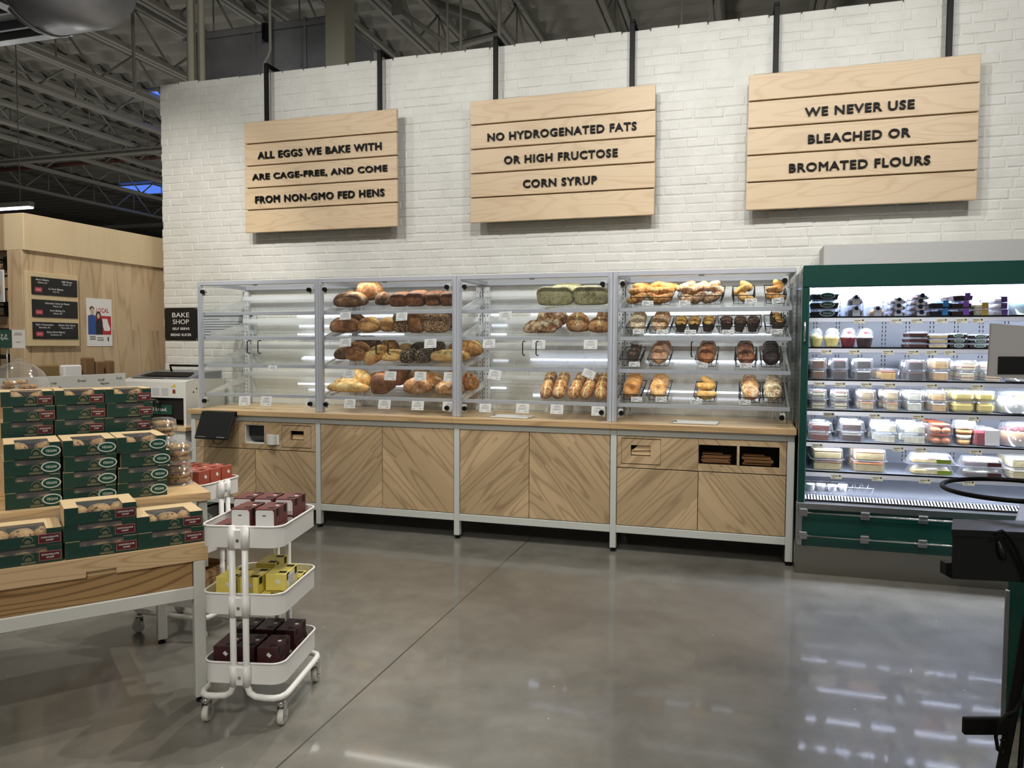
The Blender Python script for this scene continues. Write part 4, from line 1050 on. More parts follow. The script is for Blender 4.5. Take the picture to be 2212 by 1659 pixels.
# ------------------------------------------------------------------ green open cooler
FZ = [0, 1.706, 1.502, 1.286, 1.082, .870, .668]
FX0, FX1, FY = .367, 2.86, 5.356
def cooler():
    t = thing('open_cooler', 'tall green open-front cooler with lit shelves of cakes', 'display cooler', (0, 0, 0))
    inner = mat('cooler_liner', (118, 123, 134), .35, var=(2, .03))
    q = MB(); q.box(FX0, FX1, FY, FY+.16, 1.892, 2.036, .006); q.build('header_panel', GREEN, t)
    q = MB(); q.box(FX0+.002, FX1, FY+.16, 6.2, 1.93, 2.03); q.build('roof', inner, t)
    for a in (FX0, FX1-.043): q = MB(); q.box(a, a+.043, FY, FY+.75, .474, 1.892, .004); q.build('end_post', GREEN, t)
    q = MB(); q.box(FX0-.004, FX0, FY+.02, FY+.06, .474, 1.98); q.build('edge_trim', STEEL, t)
    q = MB(); q.box(FX0+.043, FX1-.043, 6.08, 6.15, .45, 1.93); bp = q.build('back_panel', inner, t)
    q = MB(); x = FX0+.13
    while x < FX1-.05:
        for dx in (0, .022):
            for k in range(44): q.box(x+dx-.003, x+dx+.003, 6.0785, 6.0805, .56+k*.03, .578+k*.03)
        x += .155
    q.build('shelf_slots', DARKIN, bp)
    q = MB(); q.prism([(5.474, .507), (6.08, .545), (6.08, .46), (5.474, .46)], FX0+.043, FX1-.043, 'x'); q.build('deck_pan', mat('deck_steel', (112, 116, 124), .32, .45), t)
    q = MB(); x = FX0+.05
    while x < FX1-.05: q.prism([(5.414, .479), (5.474, .505), (5.474, .509), (5.414, .483)], x, x+.0085, 'x'); x += .019
    q.build('air_grille', STEEL, t)
    q = MB(); q.box(FX0+.043, FX1-.043, 5.41, 5.47, .46, .488); q.build('grille_tray', DARKIN, t)
    q = MB(); q.box(FX0-.008, FX1, FY-.012, 5.412, .432, .476, .004); q.build('front_ledge', STEEL, t)
    q = MB(); q.box(FX0+.03, FX1, FY+.004, FY+.05, .187, .432, .003); q.build('lower_panel', GREEN, t)
    q = MB(); q.box(FX0-.004, FX0+.03, FY, FY+.7, .187, .432, .003); q.build('corner_trim', STEEL, t)
    q = MB(); q.box(FX0-.012, FX1, FY+.004, FY+.7, 0.001, .187); q.build('kick_plate', mat('grey_kick_plate', (120, 117, 108), .35, .6), t)
    q = MB(); q.box(FX0+.04, FX1, FY+.05, 6.1, .19, .45); q.build('base_body', DARKIN, t)
    for z in (.413, .259):
        q = MB(); q.cyl((FX0-.005, FY-.022, z), (FX1, FY-.022, z), .0065, n=10); b = q.build('bumper_rail', CHROME, t)
        for x in (.40, .775, 1.113, 1.452, 1.8, 2.15, 2.5):
            q = MB(); q.box(x-.028, x+.028, FY-.028, FY+.003, z-.026, z+.026, .005)
            for dx in (-.017, .017):
                for dz in (-.017, .017): q.cyl((x+dx, FY-.031, z+dz), (x+dx, FY-.027, z+dz), .004, n=8)
            q.build('bumper_clamp', STEEL, b)
    q = MB(); q.tube([(FX0+.015, FY-.001, 1.70-.03), (FX0+.015, FY-.03, 1.66), (FX0+.015, FY-.03, 1.56), (FX0+.015, FY-.001, 1.53)], .006, 8); h = q.build('end_handle', CHROME, t)
    for k in range(1, 7):
        z = FZ[k]; q = MB(); q.box(FX0+.045, FX1-.045, 5.5, 6.078, z-.012, z); s = q.build('shelf', inner, t)
        q = MB(); q.box(FX0+.045, FX1-.045, 5.494, 5.5, z-.006, z+.003); q.build('edge_strip', BLACK, s)
        q = MB(); q.prism([(5.494, z-.008), (5.486, z-.034), (5.49, z-.036), (5.499, z-.01)], FX0+.045, FX1-.045, 'x'); q.build('price_rail', mat('price_rail', (186, 190, 204), .3, .2), s)
        if k > 0:
            q = MB(); x = FX0+.06+.04*(k % 3)
            while x < FX1-.1:
                for e in range(34): q.box(x+e*.0165, x+e*.0165+.007, 5.53, 5.541, z-.018, z-.0125)
                x += .68
            q.build('glow_strip', LEDC, s)
        area(((FX0+FX1)/2, 5.54, z-.024), ((FX0+FX1)/2, 5.75, z-.25), 12.5, 2.3, .02, (.86, .91, 1.0))
    q = MB(); q.box(FX0+.06, FX1-.06, 5.53, 5.56, 1.905, 1.918, .003); q.build('glow_strip', LEDC, t)
    q = MB(); q.box(FX0+.06, FX1-.06, 6.04, 6.07, 1.86, 1.88, .003); q.build('glow_strip', LEDC, t)
    area(((FX0+FX1)/2, 5.545, 1.9), ((FX0+FX1)/2, 5.75, 1.6), 4.5, 2.3, .03, (.86, .91, 1.0))
    q = MB(); q.box(.538, FX1, 5.9, DW-.004, 2.036, 2.232, .003); tag(q.build('soffit_panel', mat('grey_soffit', (192, 191, 188), .5)), 'pale grey boxed soffit panel on top of the green cooler', 'panel')
cooler()
CAKE = {}
def cake_mat(n, c, v=(60, .14)):
    if n not in CAKE: CAKE[n] = mat('cake_'+n, c, .7, var=v, bmp=(120, .2))
    return CAKE[n]
OVALW = mat('white_oval_rim', (226, 232, 228), .5)
def shell_box(q, w_, d_, h, taper=.88, lip=.006, m=0):
    # open-bottomed clear lid: four sides, a top and a lip
    a, b = w_/2, d_/2; c, e = a*taper, b*taper; r_ = min(a, b)*.22
    def loop(x, y, z, rr): 
        o = []
        for sx, sy, s in ((1, -1, -90), (1, 1, 0), (-1, 1, 90), (-1, -1, 180)):
            for k in range(3): an = R(s+k*45); o.append((sx*(x-rr)+rr*math.cos(an), sy*(y-rr)+rr*math.sin(an), z))
        return o
    L = [loop(a+lip, b+lip, 0, r_), loop(a, b, .002, r_), loop(c, e, h*.93, r_), loop(c*.94, e*.94, h, r_*.9)]
    n = 12; o = q.add([p for l in L for p in l], [], m)
    for i in range(3):
        for k in range(n): q.f.append([o+i*n+k, o+i*n+(k+1) % n, o+(i+1)*n+(k+1) % n, o+(i+1)*n+k]); q.m.append(m); q.s.append(False)
    q.f.append([o+3*n+k for k in range(n)]); q.m.append(m); q.s.append(False)
def oval(q, cx, cz, rx, rz, y, d=.0008, m=0, n=24): q.prism([(cx+rx*math.cos(2*PI*k/n), cz+rz*math.sin(2*PI*k/n)) for k in range(n)], y-d, y, 'y', m)
def vegan_oval(t, cx, cz, rx, rz, y, gm=None):
    q = MB(); oval(q, cx, cz, rx, rz, y); oval(q, cx, cz, rx*.86, rz*.78, y-.0008, .0006, 1); text(q, 'VEGAN', cx, cz, w=rx*1.1, h=rz*.5, y=y-.0014, depth=.0006, bold=.02); q.build('vegan_label', [OVALW, gm or VEGANG], t)
COLS = {'brown': ((128, 78, 42), (214, 190, 150)), 'choc': ((44, 26, 22), (96, 52, 46)), 'choccream': ((34, 22, 20), (240, 236, 226)), 'yellow': ((226, 178, 92), (140, 74, 44)), 'vanilla': ((222, 176, 110), (248, 240, 226)),
        'fruit': ((226, 208, 166), (240, 226, 196)), 'cream': ((236, 224, 184), (92, 60, 40)), 'carrot': ((206, 180, 128), (222, 150, 104)), 'white': ((238, 236, 214), (246, 246, 236))}
SHN = ['', 'top', 'second', 'third', 'fourth', 'fifth', 'lowest loaded']
def pack(kind, w_, d_, h, lab):
    """one packed cake, base at the origin, front at -d_/2"""
    base, _, sub = kind.partition('_')
    cats = {'tray': 'cake tray', 'cup': 'dessert cup', 'pack': 'cake pack', 'cake': 'cake', 'slice': 'cake slice', 'loaf': 'cake loaf', 'wedge': 'cake slice', 'parfait': 'dessert', 'slab': 'cake', 'roll': 'cake roll'}
    nm = {'tray': 'cake_tray', 'cup': 'dessert_cup', 'pack': 'cake_pack', 'cake': 'domed_cake', 'slice': 'cake_slice_box', 'loaf': 'loaf_cake_box', 'wedge': 'cake_wedge_box', 'parfait': 'trifle_cup', 'slab': 'slab_cake_box', 'roll': 'cake_roll_tray'}[base]
    t = thing(nm, lab, cats[base], (0, 0, 0), 0, 'packed cakes on the cooler shelves')
    if base == 'tray':
        dark = sub != 'beige'; c = {'dark_vegan': (28, 22, 22), 'vegan': (42, 30, 30), 'brown': (66, 34, 30), 'beige': (196, 178, 140), 'blue': (24, 22, 26), 'purple': (52, 30, 26)}[sub]
        q = MB(); q.prism([(-w_/2*.88, .001), (w_/2*.88, .001), (w_/2*.98, h*.6), (-w_/2*.98, h*.6)], -d_/2, d_/2, 'y'); q.build('tray', cake_mat('tray_'+sub, c, (30, .1)), t)
        q = MB(); shell_box(q, w_, d_, h*.42, .92, .004); q.xf(T(0, 0, h*.56)); q.build('lid', CLAM, t, recalc=False)
        if 'vegan' in sub: vegan_oval(t, w_*.08 if sub == 'dark_vegan' else 0, h*.42, w_*.27, h*.36, -d_/2-.002)
        lc = {'blue': (60, 150, 226), 'purple': (150, 92, 190)}.get(sub)
        if lc: q = MB(); q.box(w_*.08, w_*.36, -d_/2-.004, -d_/2-.002, h*.12, h*.92); q.build('label', mat('label_'+sub, lc, .5), t)
    elif base == 'cup' and sub in ('cream', 'red', 'white'):
        c = {'cream': (206, 190, 120), 'red': (96, 26, 30), 'white': (44, 26, 24)}[sub]; r_ = w_*.46
        q = MB(); q.lathe([(r_*.72, .002), (r_*.78, h*.1), (r_*.95, h*.42), (r_, h*.5)], 20); q.build('filling', cake_mat('cup_'+sub, c, (70, .2)), t)
        q = MB(); q.lathe([(r_, h*.5), (r_*.95, h*.56), (r_*.6, h*.66), (.003, h*.74)], 20); q.build('topping', cake_mat('cupt_'+sub, {'cream': (226, 208, 150), 'red': (214, 190, 190), 'white': (244, 242, 238)}[sub]), t)
        if sub != 'cream': q = MB(); q.ball(.014, .014, .012, 10, 6, c=(0, -.005, h*.75)); q.build('cherry', cake_mat('cherry', (178, 24, 44)), t)
        q = MB(); q.lathe([(r_*1.1, h*.5), (r_*1.08, h*.55), (r_*1.04, h*.72), (r_*.8, h*.9), (r_*.4, h*.98), (.004, h)], 20); q.build('dome_lid', CLAM, t, recalc=False)
    elif base == 'cup':
        c = {'dark': (48, 28, 28), 'cookie': (206, 170, 118), 'dark2': (60, 44, 46), 'choc': (92, 52, 48), 'straw': (222, 140, 96)}[sub]
        q = MB()
        for a in (-.22, .22):
            for b in (-.25, .22): q.ball(w_*.24, d_*.24, h*.33, 12, 8, c=(a*w_, b*d_, h*.36))
        q.build('sweets', cake_mat('sweet_'+sub, c, (60, .25)), t)
        q = MB(); shell_box(q, w_, d_, h*.9, 1.08, .004); q.xf(Matrix.Scale(-1, 4, (0, 0, 1)), 0); q.xf(T(0, 0, h*.92)); q.build('tub', CLAM, t, recalc=False)
        if sub != 'straw':
            q = MB(); q.box(-w_*.24, w_*.26, -d_*.56, -d_*.55, h*.05, h*.78); q.box(-w_*.24, w_*.26, -d_*.5, d_*.4, h*.93, h*.94); q.build('label', PAPER, t)
            q = MB(); oval(q, w_*.01, h*.74, w_*.14, w_*.14, -d_*.56-.001); q.build('seal', mat('navy_seal', (24, 32, 66), .5), t)
        else:
            q = MB(); q.box(-w_*.4, w_*.4, -d_*.4, d_*.4, h*.9, h*.97, .004); q.build('icing', cake_mat('salmon', (240, 120, 84)), t)
    elif base == 'pack':
        c, lc = {'yellow': ((240, 226, 182), (206, 164, 62)), 'purple': ((232, 222, 214), (92, 58, 122)), 'berry': ((150, 40, 56), (232, 232, 234))}[sub]
        q = MB(); q.box(-w_*.45, w_*.45, -d_*.4, d_*.4, .003, h*.86, .01); q.build('cakes', cake_mat('pk_'+sub, c), t)
        q = MB(); shell_box(q, w_, d_, h*.96, .95, .003); q.build('clear_box', CLAM, t, recalc=False)
        q = MB(); x0, x1 = (.02, .42) if sub != 'berry' else (-.1, .45); q.box(x0*w_, x1*w_, -d_/2-.003, -d_/2-.001, h*.08, h*.95); q.box(x0*w_, x1*w_, -d_/2, d_*.3, h*.965, h*.975); q.build('label', mat('label_'+sub, lc, .5), t)
    elif base == 'cake':
        c = {'blue': (176, 206, 196), 'plain': (226, 212, 176), 'lime': (226, 228, 208), 'berry': (196, 150, 98)}[sub]; r_ = w_*.42; hh = h*.62
        q = MB(); q.lathe([(r_*1.16, 0), (r_*1.18, .006), (r_*1.05, .008), (.003, .008)], 32); q.build('black_base', BLACKPLASTIC, t)
        q = MB(); q.lathe([(r_, .009), (r_, hh*.9), (r_*.94, hh), (.003, hh)], 32); q.build('sponge', cake_mat('whole_'+sub, c, (20, .05)), t)
        q = MB(); n = 12
        for k in range(n):
            a = 2*PI*k/n
            q.ball(r_*.16, r_*.16, h*.09, 10, 6, c=(r_*.8*math.cos(a), r_*.8*math.sin(a), hh+h*.03))
        if sub == 'berry':
            for k in range(7): q.ball(r_*.2, r_*.2, h*.1, 10, 6, c=(r_*.42*math.cos(k), r_*.42*math.sin(k), hh+h*.05))
        q.build({'berry': 'cherries'}.get(sub, 'icing_swirls'), cake_mat('swirl_'+sub, {'blue': (196, 206, 226), 'plain': (240, 230, 204), 'lime': (206, 222, 168), 'berry': (104, 20, 30)}[sub]), t)
        if sub == 'lime': q = MB(); oval(q, r_*.2, hh+h*.12, r_*.26, r_*.26, -r_*.5, .006); q.build('lime_wedge', cake_mat('lime', (150, 186, 60)), t)
        q = MB(); q.lathe([(r_*1.16, .007), (r_*1.14, h*.7), (r_*1.0, h*.93), (r_*.5, h), (.004, h)], 32); q.build('dome_lid', CLAM, t, recalc=False)
    elif base == 'slice':
        c, tp = COLS[sub]
        q = MB(); q.box(-w_*.33, w_*.33, -d_*.4, d_*.36, .004, h*.66, .004); q.build('sponge', cake_mat('sp_'+sub, c), t)
        if sub in ('cream', 'fruit', 'carrot'): q = MB(); q.box(-w_*.335, w_*.335, -d_*.405, d_*.36, h*.3, h*.38); q.build('filling', cake_mat('fil_'+sub, {'cream': (70, 44, 32), 'fruit': (150, 60, 52), 'carrot': (238, 226, 200)}[sub]), t)
        q = MB(); q.box(-w_*.335, w_*.335, -d_*.405, d_*.365, h*.66, h*.78, .006); q.build('icing', cake_mat('ic_'+sub, tp), t)
        q = MB(); shell_box(q, w_, d_, h*.98, .86, .007); q.build('clear_box', CLAM, t, recalc=False)
    elif base == 'wedge':
        c, tp = {'red': ((150, 60, 40), (228, 214, 196)), 'choc': ((70, 42, 36), (222, 208, 190)), 'cream': ((238, 230, 200), (246, 244, 232))}[sub]
        q = MB(); q.prism([(-w_*.38, -d_*.3), (w_*.32, -d_*.42), (w_*.32, d_*.3)], .004, h*.6, 'z'); q.build('sponge', cake_mat('wg_'+sub, c), t)
        q = MB(); q.prism([(-w_*.385, -d_*.3), (w_*.325, -d_*.425), (w_*.325, d_*.305)], h*.6, h*.7, 'z'); q.build('icing', cake_mat('wi_'+sub, tp), t)
        q = MB(); shell_box(q, w_, d_, h*.97, .86, .008); q.build('clear_box', CLAM, t, recalc=False)
    elif base == 'loaf':
        q = MB(); q.box(-w_*.44, w_*.44, -d_*.44, d_*.44, .004, h*.9, .016); q.build('cake', cake_mat('yl', (246, 218, 120), (12, .12)), t)
        q = MB(); shell_box(q, w_, d_, h*.97, .95, .006); q.build('clear_box', CLAM, t, recalc=False)
    elif base == 'parfait':
        for k, c in enumerate(((222, 176, 120), (240, 228, 206), (206, 150, 96), (246, 210, 160))):
            q = MB(); a, b = h*k*.2+.003, h*(k+1)*.2; q.lathe([(w_*(.26+.03*k), a), (w_*(.29+.03*k), b), (.003, b)], 18); q.build('layer', cake_mat(f'pf{k}', c), t)
        q = MB(); shell_box(q, w_*.98, d_, h*.3, .8, .01); q.xf(T(0, 0, h*.68)); q.build('lid', CLAM, t, recalc=False)
    elif base == 'slab':
        c, tp = {'brown': ((206, 186, 136), (140, 92, 62)), 'orange': ((208, 188, 136), (236, 138, 84)), 'plain': ((220, 200, 150), (236, 224, 190))}[sub]
        q = MB(); q.box(-w_*.44, w_*.44, -d_*.42, d_*.42, .004, h*.66, .003); q.build('sponge', cake_mat('sl_'+sub, c, (26, .12)), t)
        q = MB(); q.box(-w_*.445, w_*.445, -d_*.425, d_*.425, h*.66, h*.82, .005); q.build('icing', cake_mat('sli_'+sub, tp), t)
        q = MB(); shell_box(q, w_*1.02, d_, h*.98, .96, .01); q.build('clear_box', CLAM, t, recalc=False)
    elif base == 'roll':
        c, lc = {'green': ((232, 206, 140), (122, 142, 52)), 'brown': ((58, 28, 26), (70, 30, 34))}[sub]
        q = MB(); q.box(-w_*.42, w_*.42, -d_*.4, d_*.4, .004, h*.48, .006); q.build('tray', cake_mat('rl_'+sub, c), t)
        q = MB(); q.ball(w_*.42, d_*.42, h*.4, 18, 10, c=(0, 0, h*.5)); noisy(q, .008, 30, 3); q.build('topping', cake_mat('rlt_'+sub, (240, 232, 216), (30, .25 if sub == 'brown' else .06)), t)
        q = MB(); shell_box(q, w_*1.08, d_*1.05, h*.9, .8, .012); q.build('wrap', CLAM, t, recalc=False)
        q = MB(); q.box(w_*.1, w_*.42, -d_*.52, -d_*.51, .006, h*.46); q.build('label', mat('label_roll_'+sub, lc, .5), t)
    return t
def cooler_goods():
    cnt = {}; D = {'dark_vegan': 'black trays with a VEGAN oval'}
    nice = {'tray_dark_vegan': 'flat black cake tray with a vegan oval', 'cup_dark': 'clear tub of dark sweets with white label', 'cup_cookie': 'clear tub of pale cookies with white label', 'cup_dark2': 'low clear tub of dark sweets with white label',
            'cup_choc': 'clear tub of chocolate bites with white label', 'tray_blue': 'shallow black tray with a blue label', 'tray_purple': 'dark tray of cakes with a purple label', 'pack_yellow': 'pack of white cakes with a yellow label',
            'pack_purple': 'pack of small cakes with a deep purple label', 'cake_blue': 'pale blue and green iced cake under a dome', 'cup_cream': 'domed cup of cream-coloured dessert', 'cup_red': 'domed cup of dark red dessert', 'cup_white': 'domed cup with white cream and a cherry',
            'tray_brown': 'clear-lidded brown cake tray', 'tray_beige': 'clear-lidded beige cake tray', 'tray_vegan': 'dark cake tray with a vegan oval', 'slice_brown': 'boxed brown cake square', 'slice_choc': 'boxed chocolate cake square', 'slice_choccream': 'boxed chocolate cake square with white icing',
            'slice_yellow': 'single boxed yellow cake square with dark topping', 'slice_vanilla': 'boxed vanilla cake square with white icing', 'slice_fruit': 'boxed cream cake square with a fruit layer', 'cake_plain': 'low pale cake under a dome', 'slice_cream': 'boxed cream cake with dark layers',
            'slice_carrot': 'boxed spice cake with orange icing', 'slice_white': 'boxed all-white cake square', 'loaf_yellow': 'big clear box of yellow cake', 'cake_lime': 'white cake with lime and green piping under a dome', 'wedge_red': 'boxed red cake wedge', 'wedge_choc': 'boxed chocolate cake wedge',
            'wedge_cream': 'boxed white cheesecake wedge', 'cup_straw': 'tub of salmon pink topped dessert', 'parfait': 'layered trifle cup in clear wrap', 'pack_berry': 'clear box of red berry cake with white label', 'cake_berry': 'cheesecake heaped with dark cherries under a dome',
            'slab_brown': 'boxed slab cake with brown topping', 'slab_orange': 'boxed slab cake with orange topping', 'roll_green': 'wrapped cream cake with a green label', 'roll_brown': 'wrapped dark cake with a brown label', 'slab_plain': 'boxed plain pale slab cake'}
    tot = {}
    for row, x, w_, h, n, k in FRIDGE: tot[(row, k)] = tot.get((row, k), 0)+1
    for row, x, w_, h, n, k in FRIDGE:
        cnt[(row, k)] = cnt.get((row, k), 0)+1; hh = h/n; d_ = {'cake': w_, 'roll': .14, 'slab': .16, 'cup': w_, 'loaf': .14}.get(k.split('_')[0], .13)
        proto = None
        for j in range(n):
            pos = '' if n == 1 else (', ' + (['lower', 'upper'] if n == 2 else ['bottom', 'middle', 'top'] if n == 3 else ['bottom', 'second up', 'third up', 'top'])[j])
            st = '' if tot[(row, k)] == 1 else f', {ORD[cnt[(row, k)]]} of {"two" if tot[(row, k)] == 2 else "three"}'
            lab = nice[k]+pos+st+f', {SHN[row]} shelf'
            loc = (x, 5.535+d_/2, FZ[row]+hh*j+.001); rz = rnd.uniform(-.05, .05)
            if k.startswith('slice') or k.startswith('wedge'): rz -= .12
            if proto is None: proto = pack(k, w_*1.0, d_, hh*.985, lab); at(proto, loc, rz)
            else: dup(proto, (loc[0]+rnd.uniform(-.004, .004), loc[1], loc[2]), rz, lab)
            if k.split('_')[0] in ('slice', 'wedge', 'cup', 'tray', 'pack', 'slab', 'loaf'):
                for e in range(1, 3 if row in (3, 4, 5) else 2): dup(proto, (loc[0]+rnd.uniform(-.008, .008), loc[1]+(d_+.016)*e, loc[2]), rz, f'{ORD[e+1]}-row {nice[k]}{pos}{st}, {SHN[row]} shelf', group='packed cakes behind the front row')
    c = {}
    for x, z in FTAGS:
        row = min(range(1, 7), key=lambda r_: abs(FZ[r_]-.03-z)); c[row] = c.get(row, 0)+1
        t = thing('price_tag', f'cream price tag, {ORD[c[row]]} along the {SHN[row]} cooler shelf edge', 'price tag', (x, 5.4855, FZ[row]-.03), 0, 'price tags on the cooler shelves', R(-10))
        q = MB(); q.box(-.034, .034, -.0008, .0008, -.016, .014); q.build('card', mat('cream_tag', (222, 218, 198), .6) if 'cream_tag' not in bpy.data.materials else bpy.data.materials['cream_tag'], t)
        q = MB(); q.box(-.028, .01, -.0014, -.0009, .002, .006); q.box(-.028, -.004, -.0014, -.0009, -.009, -.006); q.box(.016, .028, -.0014, -.0009, .0, .01); q.build('print', INK, t)
    # wire divider basket and ice packs on the deck
    t = thing('wire_tray', 'low wire tray on the cooler deck holding white cups', 'wire tray', (.5, 5.52, .503)); q = MB()
    for z in (.002, .06): q.tube([(-.08, 0, z), (.35, 0, z), (.35, .2, z), (-.08, .2, z)], .002, 5, closed=True)
    for k in range(9): x = -.08+k*.43/9; q.tube([(x, 0, .06), (x+.024, 0, .002), (x+.048, 0, .06)], .0015, 4); q.tube([(x, .2, .06), (x+.024, .2, .002), (x+.048, .2, .06)], .0015, 4)
    q.build('wire_frame', STEEL, t)
    for k, (dx, dy) in enumerate(((.0, .05), (.07, .06), (.14, .05), (.21, .09))):
        q = MB(); q.lathe([(.024, .001), (.03, .05), (.031, .055), (.004, .055)], 16); o = q.build('white_cup', PAPER); o.location = (.46+dx, 5.54+dy, .51)
        tag(o, f'small white cup in the wire tray on the cooler deck, {ORD[k+1]} along', 'cup', 'cups on the cooler deck')
cooler_goods()
# ------------------------------------------------------------------ cookie table and its boxes
TP, TA = Vector((-2.144, 2.653, 0)), R(52)
TM = Matrix.Translation(TP) @ Matrix.Rotation(TA, 4, 'Z')
def cookie_table():
    t = thing('display_table', 'two-tier oak display table on white steel legs stacked with cookie boxes', 'table', TP, TA)
    def leg(x0, x1, y0, y1, z1):
        q = MB(); q.box(x0, x1, y0, y1, .022, z1, .003); q.build('leg', WHITE, t)
        q = MB(); q.cyl(((x0+x1)/2, (y0+y1)/2, 0), ((x0+x1)/2, (y0+y1)/2, .01), .018, n=12); q.cyl(((x0+x1)/2, (y0+y1)/2, .008), ((x0+x1)/2, (y0+y1)/2, .026), .007, n=8); q.build('foot', BLACK, t)
    leg(-.046, 0, 0, .046, .604); leg(-1.55, -1.504, 0, .046, .604); leg(-.055, -.01, .765, .81, .80); leg(-1.55, -1.504, .765, .81, .80)
    q = MB(); q.box(-1.504, -.046, .002, .04, .443, .497, .003); q.build('front_rail', WHITE, t)
    q = MB(); q.box(-.042, -.006, .046, .765, .443, .497, .003); q.box(-1.546, -1.51, .046, .765, .443, .497, .003); q.build('side_rail', WHITE, t)
    q = MB(); q.box(-1.5, -.05, .012, .034, .4975, .604, .002); q.build('lower_panel', OAKDARK, t)
    q = MB(); q.box(-1.5, -.05, .04, .79, .47, .49); q.build('lower_shelf', OAKTOP, t)
    q = MB(); holes_panel(q, -1.56, .011, .605, .679, 0, .02, [(-.44, -.334, .605, .627)]); q.box(-.44, -.334, .0135, .018, .605, .627); q.build('tray_front', OAK, t)
    q = MB(); q.box(-1.56, .011, .02, .262, .66, .679); q.build('tray_board', OAKTOP, t)
    q = MB(); q.box(.036, .073, .262, .30, .50, .803, .002); q.box(-1.5, -1.46, .262, .30, .50, .803, .002); q.build('tier_post', FRAMEGREY, t)
    q = MB(); q.prism([(-1.6, .25), (.085, .25), (.085, .68), (-.07, .84), (-.35, .84), (-.35, 1.25), (-1.6, 1.25)], .804, .841, 'z'); q.build('upper_top', OAKTOP, t)
    q = MB(); q.box(-1.6, .085, .2485, .25, .805, .8405); q.build('top_edge', OAK, t)
    q = MB(); q.box(-1.2, -.075, .63, .83, .8415, 1.099, .003); tag(q.build('display_riser', OAKTOP), 'wooden riser hidden under the rear cookie boxes', 'riser'); o = COL.objects['display_riser']; o.location = TP; o.rotation_euler = (0, 0, TA)
def cookie_box(w_, d_, h, kind, lab):
    t = thing('cookie_box', lab, 'cookie box', (0, 0, 0), 0, 'boxed cookies on the oak table')
    a = w_/2; hz = h*.66
    q = MB(); holes_panel(q, -a, a, 0, h, 0, .0015, [(-a*.62, a*.60, hz, h)]); q.box(a-.0015, a, .0015, d_, 0, h); q.box(-a, a, d_-.0015, d_, 0, h); q.box(-a, a, 0, d_, 0, .001); q.build('carton', GREENCARD, t)
    q = MB(); q.box(-a, -a+.0015, .0016, d_, .001, h)
    for x0, x1, y0, y1 in ((-a, -a*.62, 0, d_), (a*.60, a, 0, d_), (-a*.62, a*.60, d_*.62, d_)): q.box(x0, x1, y0, y1, h, h+.0012)
    q.build('lid_card', CREAM, t)
    q = MB(); q.add([(-a*.62, .0008, hz), (a*.6, .0008, hz), (a*.6, .004, h*.985), (-a*.62, .004, h*.985), (-a*.62, d_*.62, h*.99), (a*.6, d_*.62, h*.99)], [(0, 1, 2, 3), (3, 2, 5, 4)]); q.build('window', CLAM, t, recalc=False)
    r = random.Random(len(lab)); cx = [-.36, 0, .34] if w_ > .22 else [-.3, .28]
    for c in cx:
        q = MB(); q.ball(w_*.17 if w_ > .22 else w_*.2, d_*.27, h*.36, 16, 8, c=(c*w_*.9, d_*.32, h*.58)); noisy(q, .004, 45, c*9+w_); finish(q, 'cookie', CRUST['cookie'], t)
    q = MB(); cx = .01 if w_ > .22 else .06
    cx = a*.12; cz = h*.36; rr = h*.25
    q.tube([(cx+rr*math.cos(R(k*15-20)), -.0008, cz+rr*math.sin(R(k*15-20))) for k in range(15)], .0022, 4)
    q.box(cx-rr*.62, cx+rr*.62, -.0011, 0, cz-rr*.5, cz+rr*.1); q.prism([(cx-rr*.62, cz+rr*.1), (cx+rr*.62, cz+rr*.1), (cx, cz+rr*.42)], -.0011, 0, 'y')
    q.box(cx-rr*1.45, cx+rr*1.45, -.0011, 0, cz-rr*1.25, cz-rr*.72); q.build('crest', CRESTC, t)
    if kind == 'A':
        lx, lz = a*.68, h*.42; lw, lh = a*.29, h*.27
        q = MB(); q.box(lx-lw, lx+lw, -.0012, -.0002, lz-lh, lz+lh); q.box(lx-lw*.93, lx+lw*.93, -.0018, -.0012, lz-lh*.86, lz+lh*.86, 0, 1)
        text(q, 'CHOCOLATE', lx, lz+lh*.28, w=lw*1.55, h=lh*.38, y=-.0019, depth=.0006, bold=.03, m=2); text(q, 'CHIP', lx, lz-lh*.34, w=lw*.7, h=lh*.36, y=-.0019, depth=.0006, bold=.03, m=2)
        q.build('flavour_label', [MAROONEDGE, MAROON, PAPER], t)
    else: vegan_oval(t, a*.66, h*.46, a*.36, h*.33, -.0003)
    return t
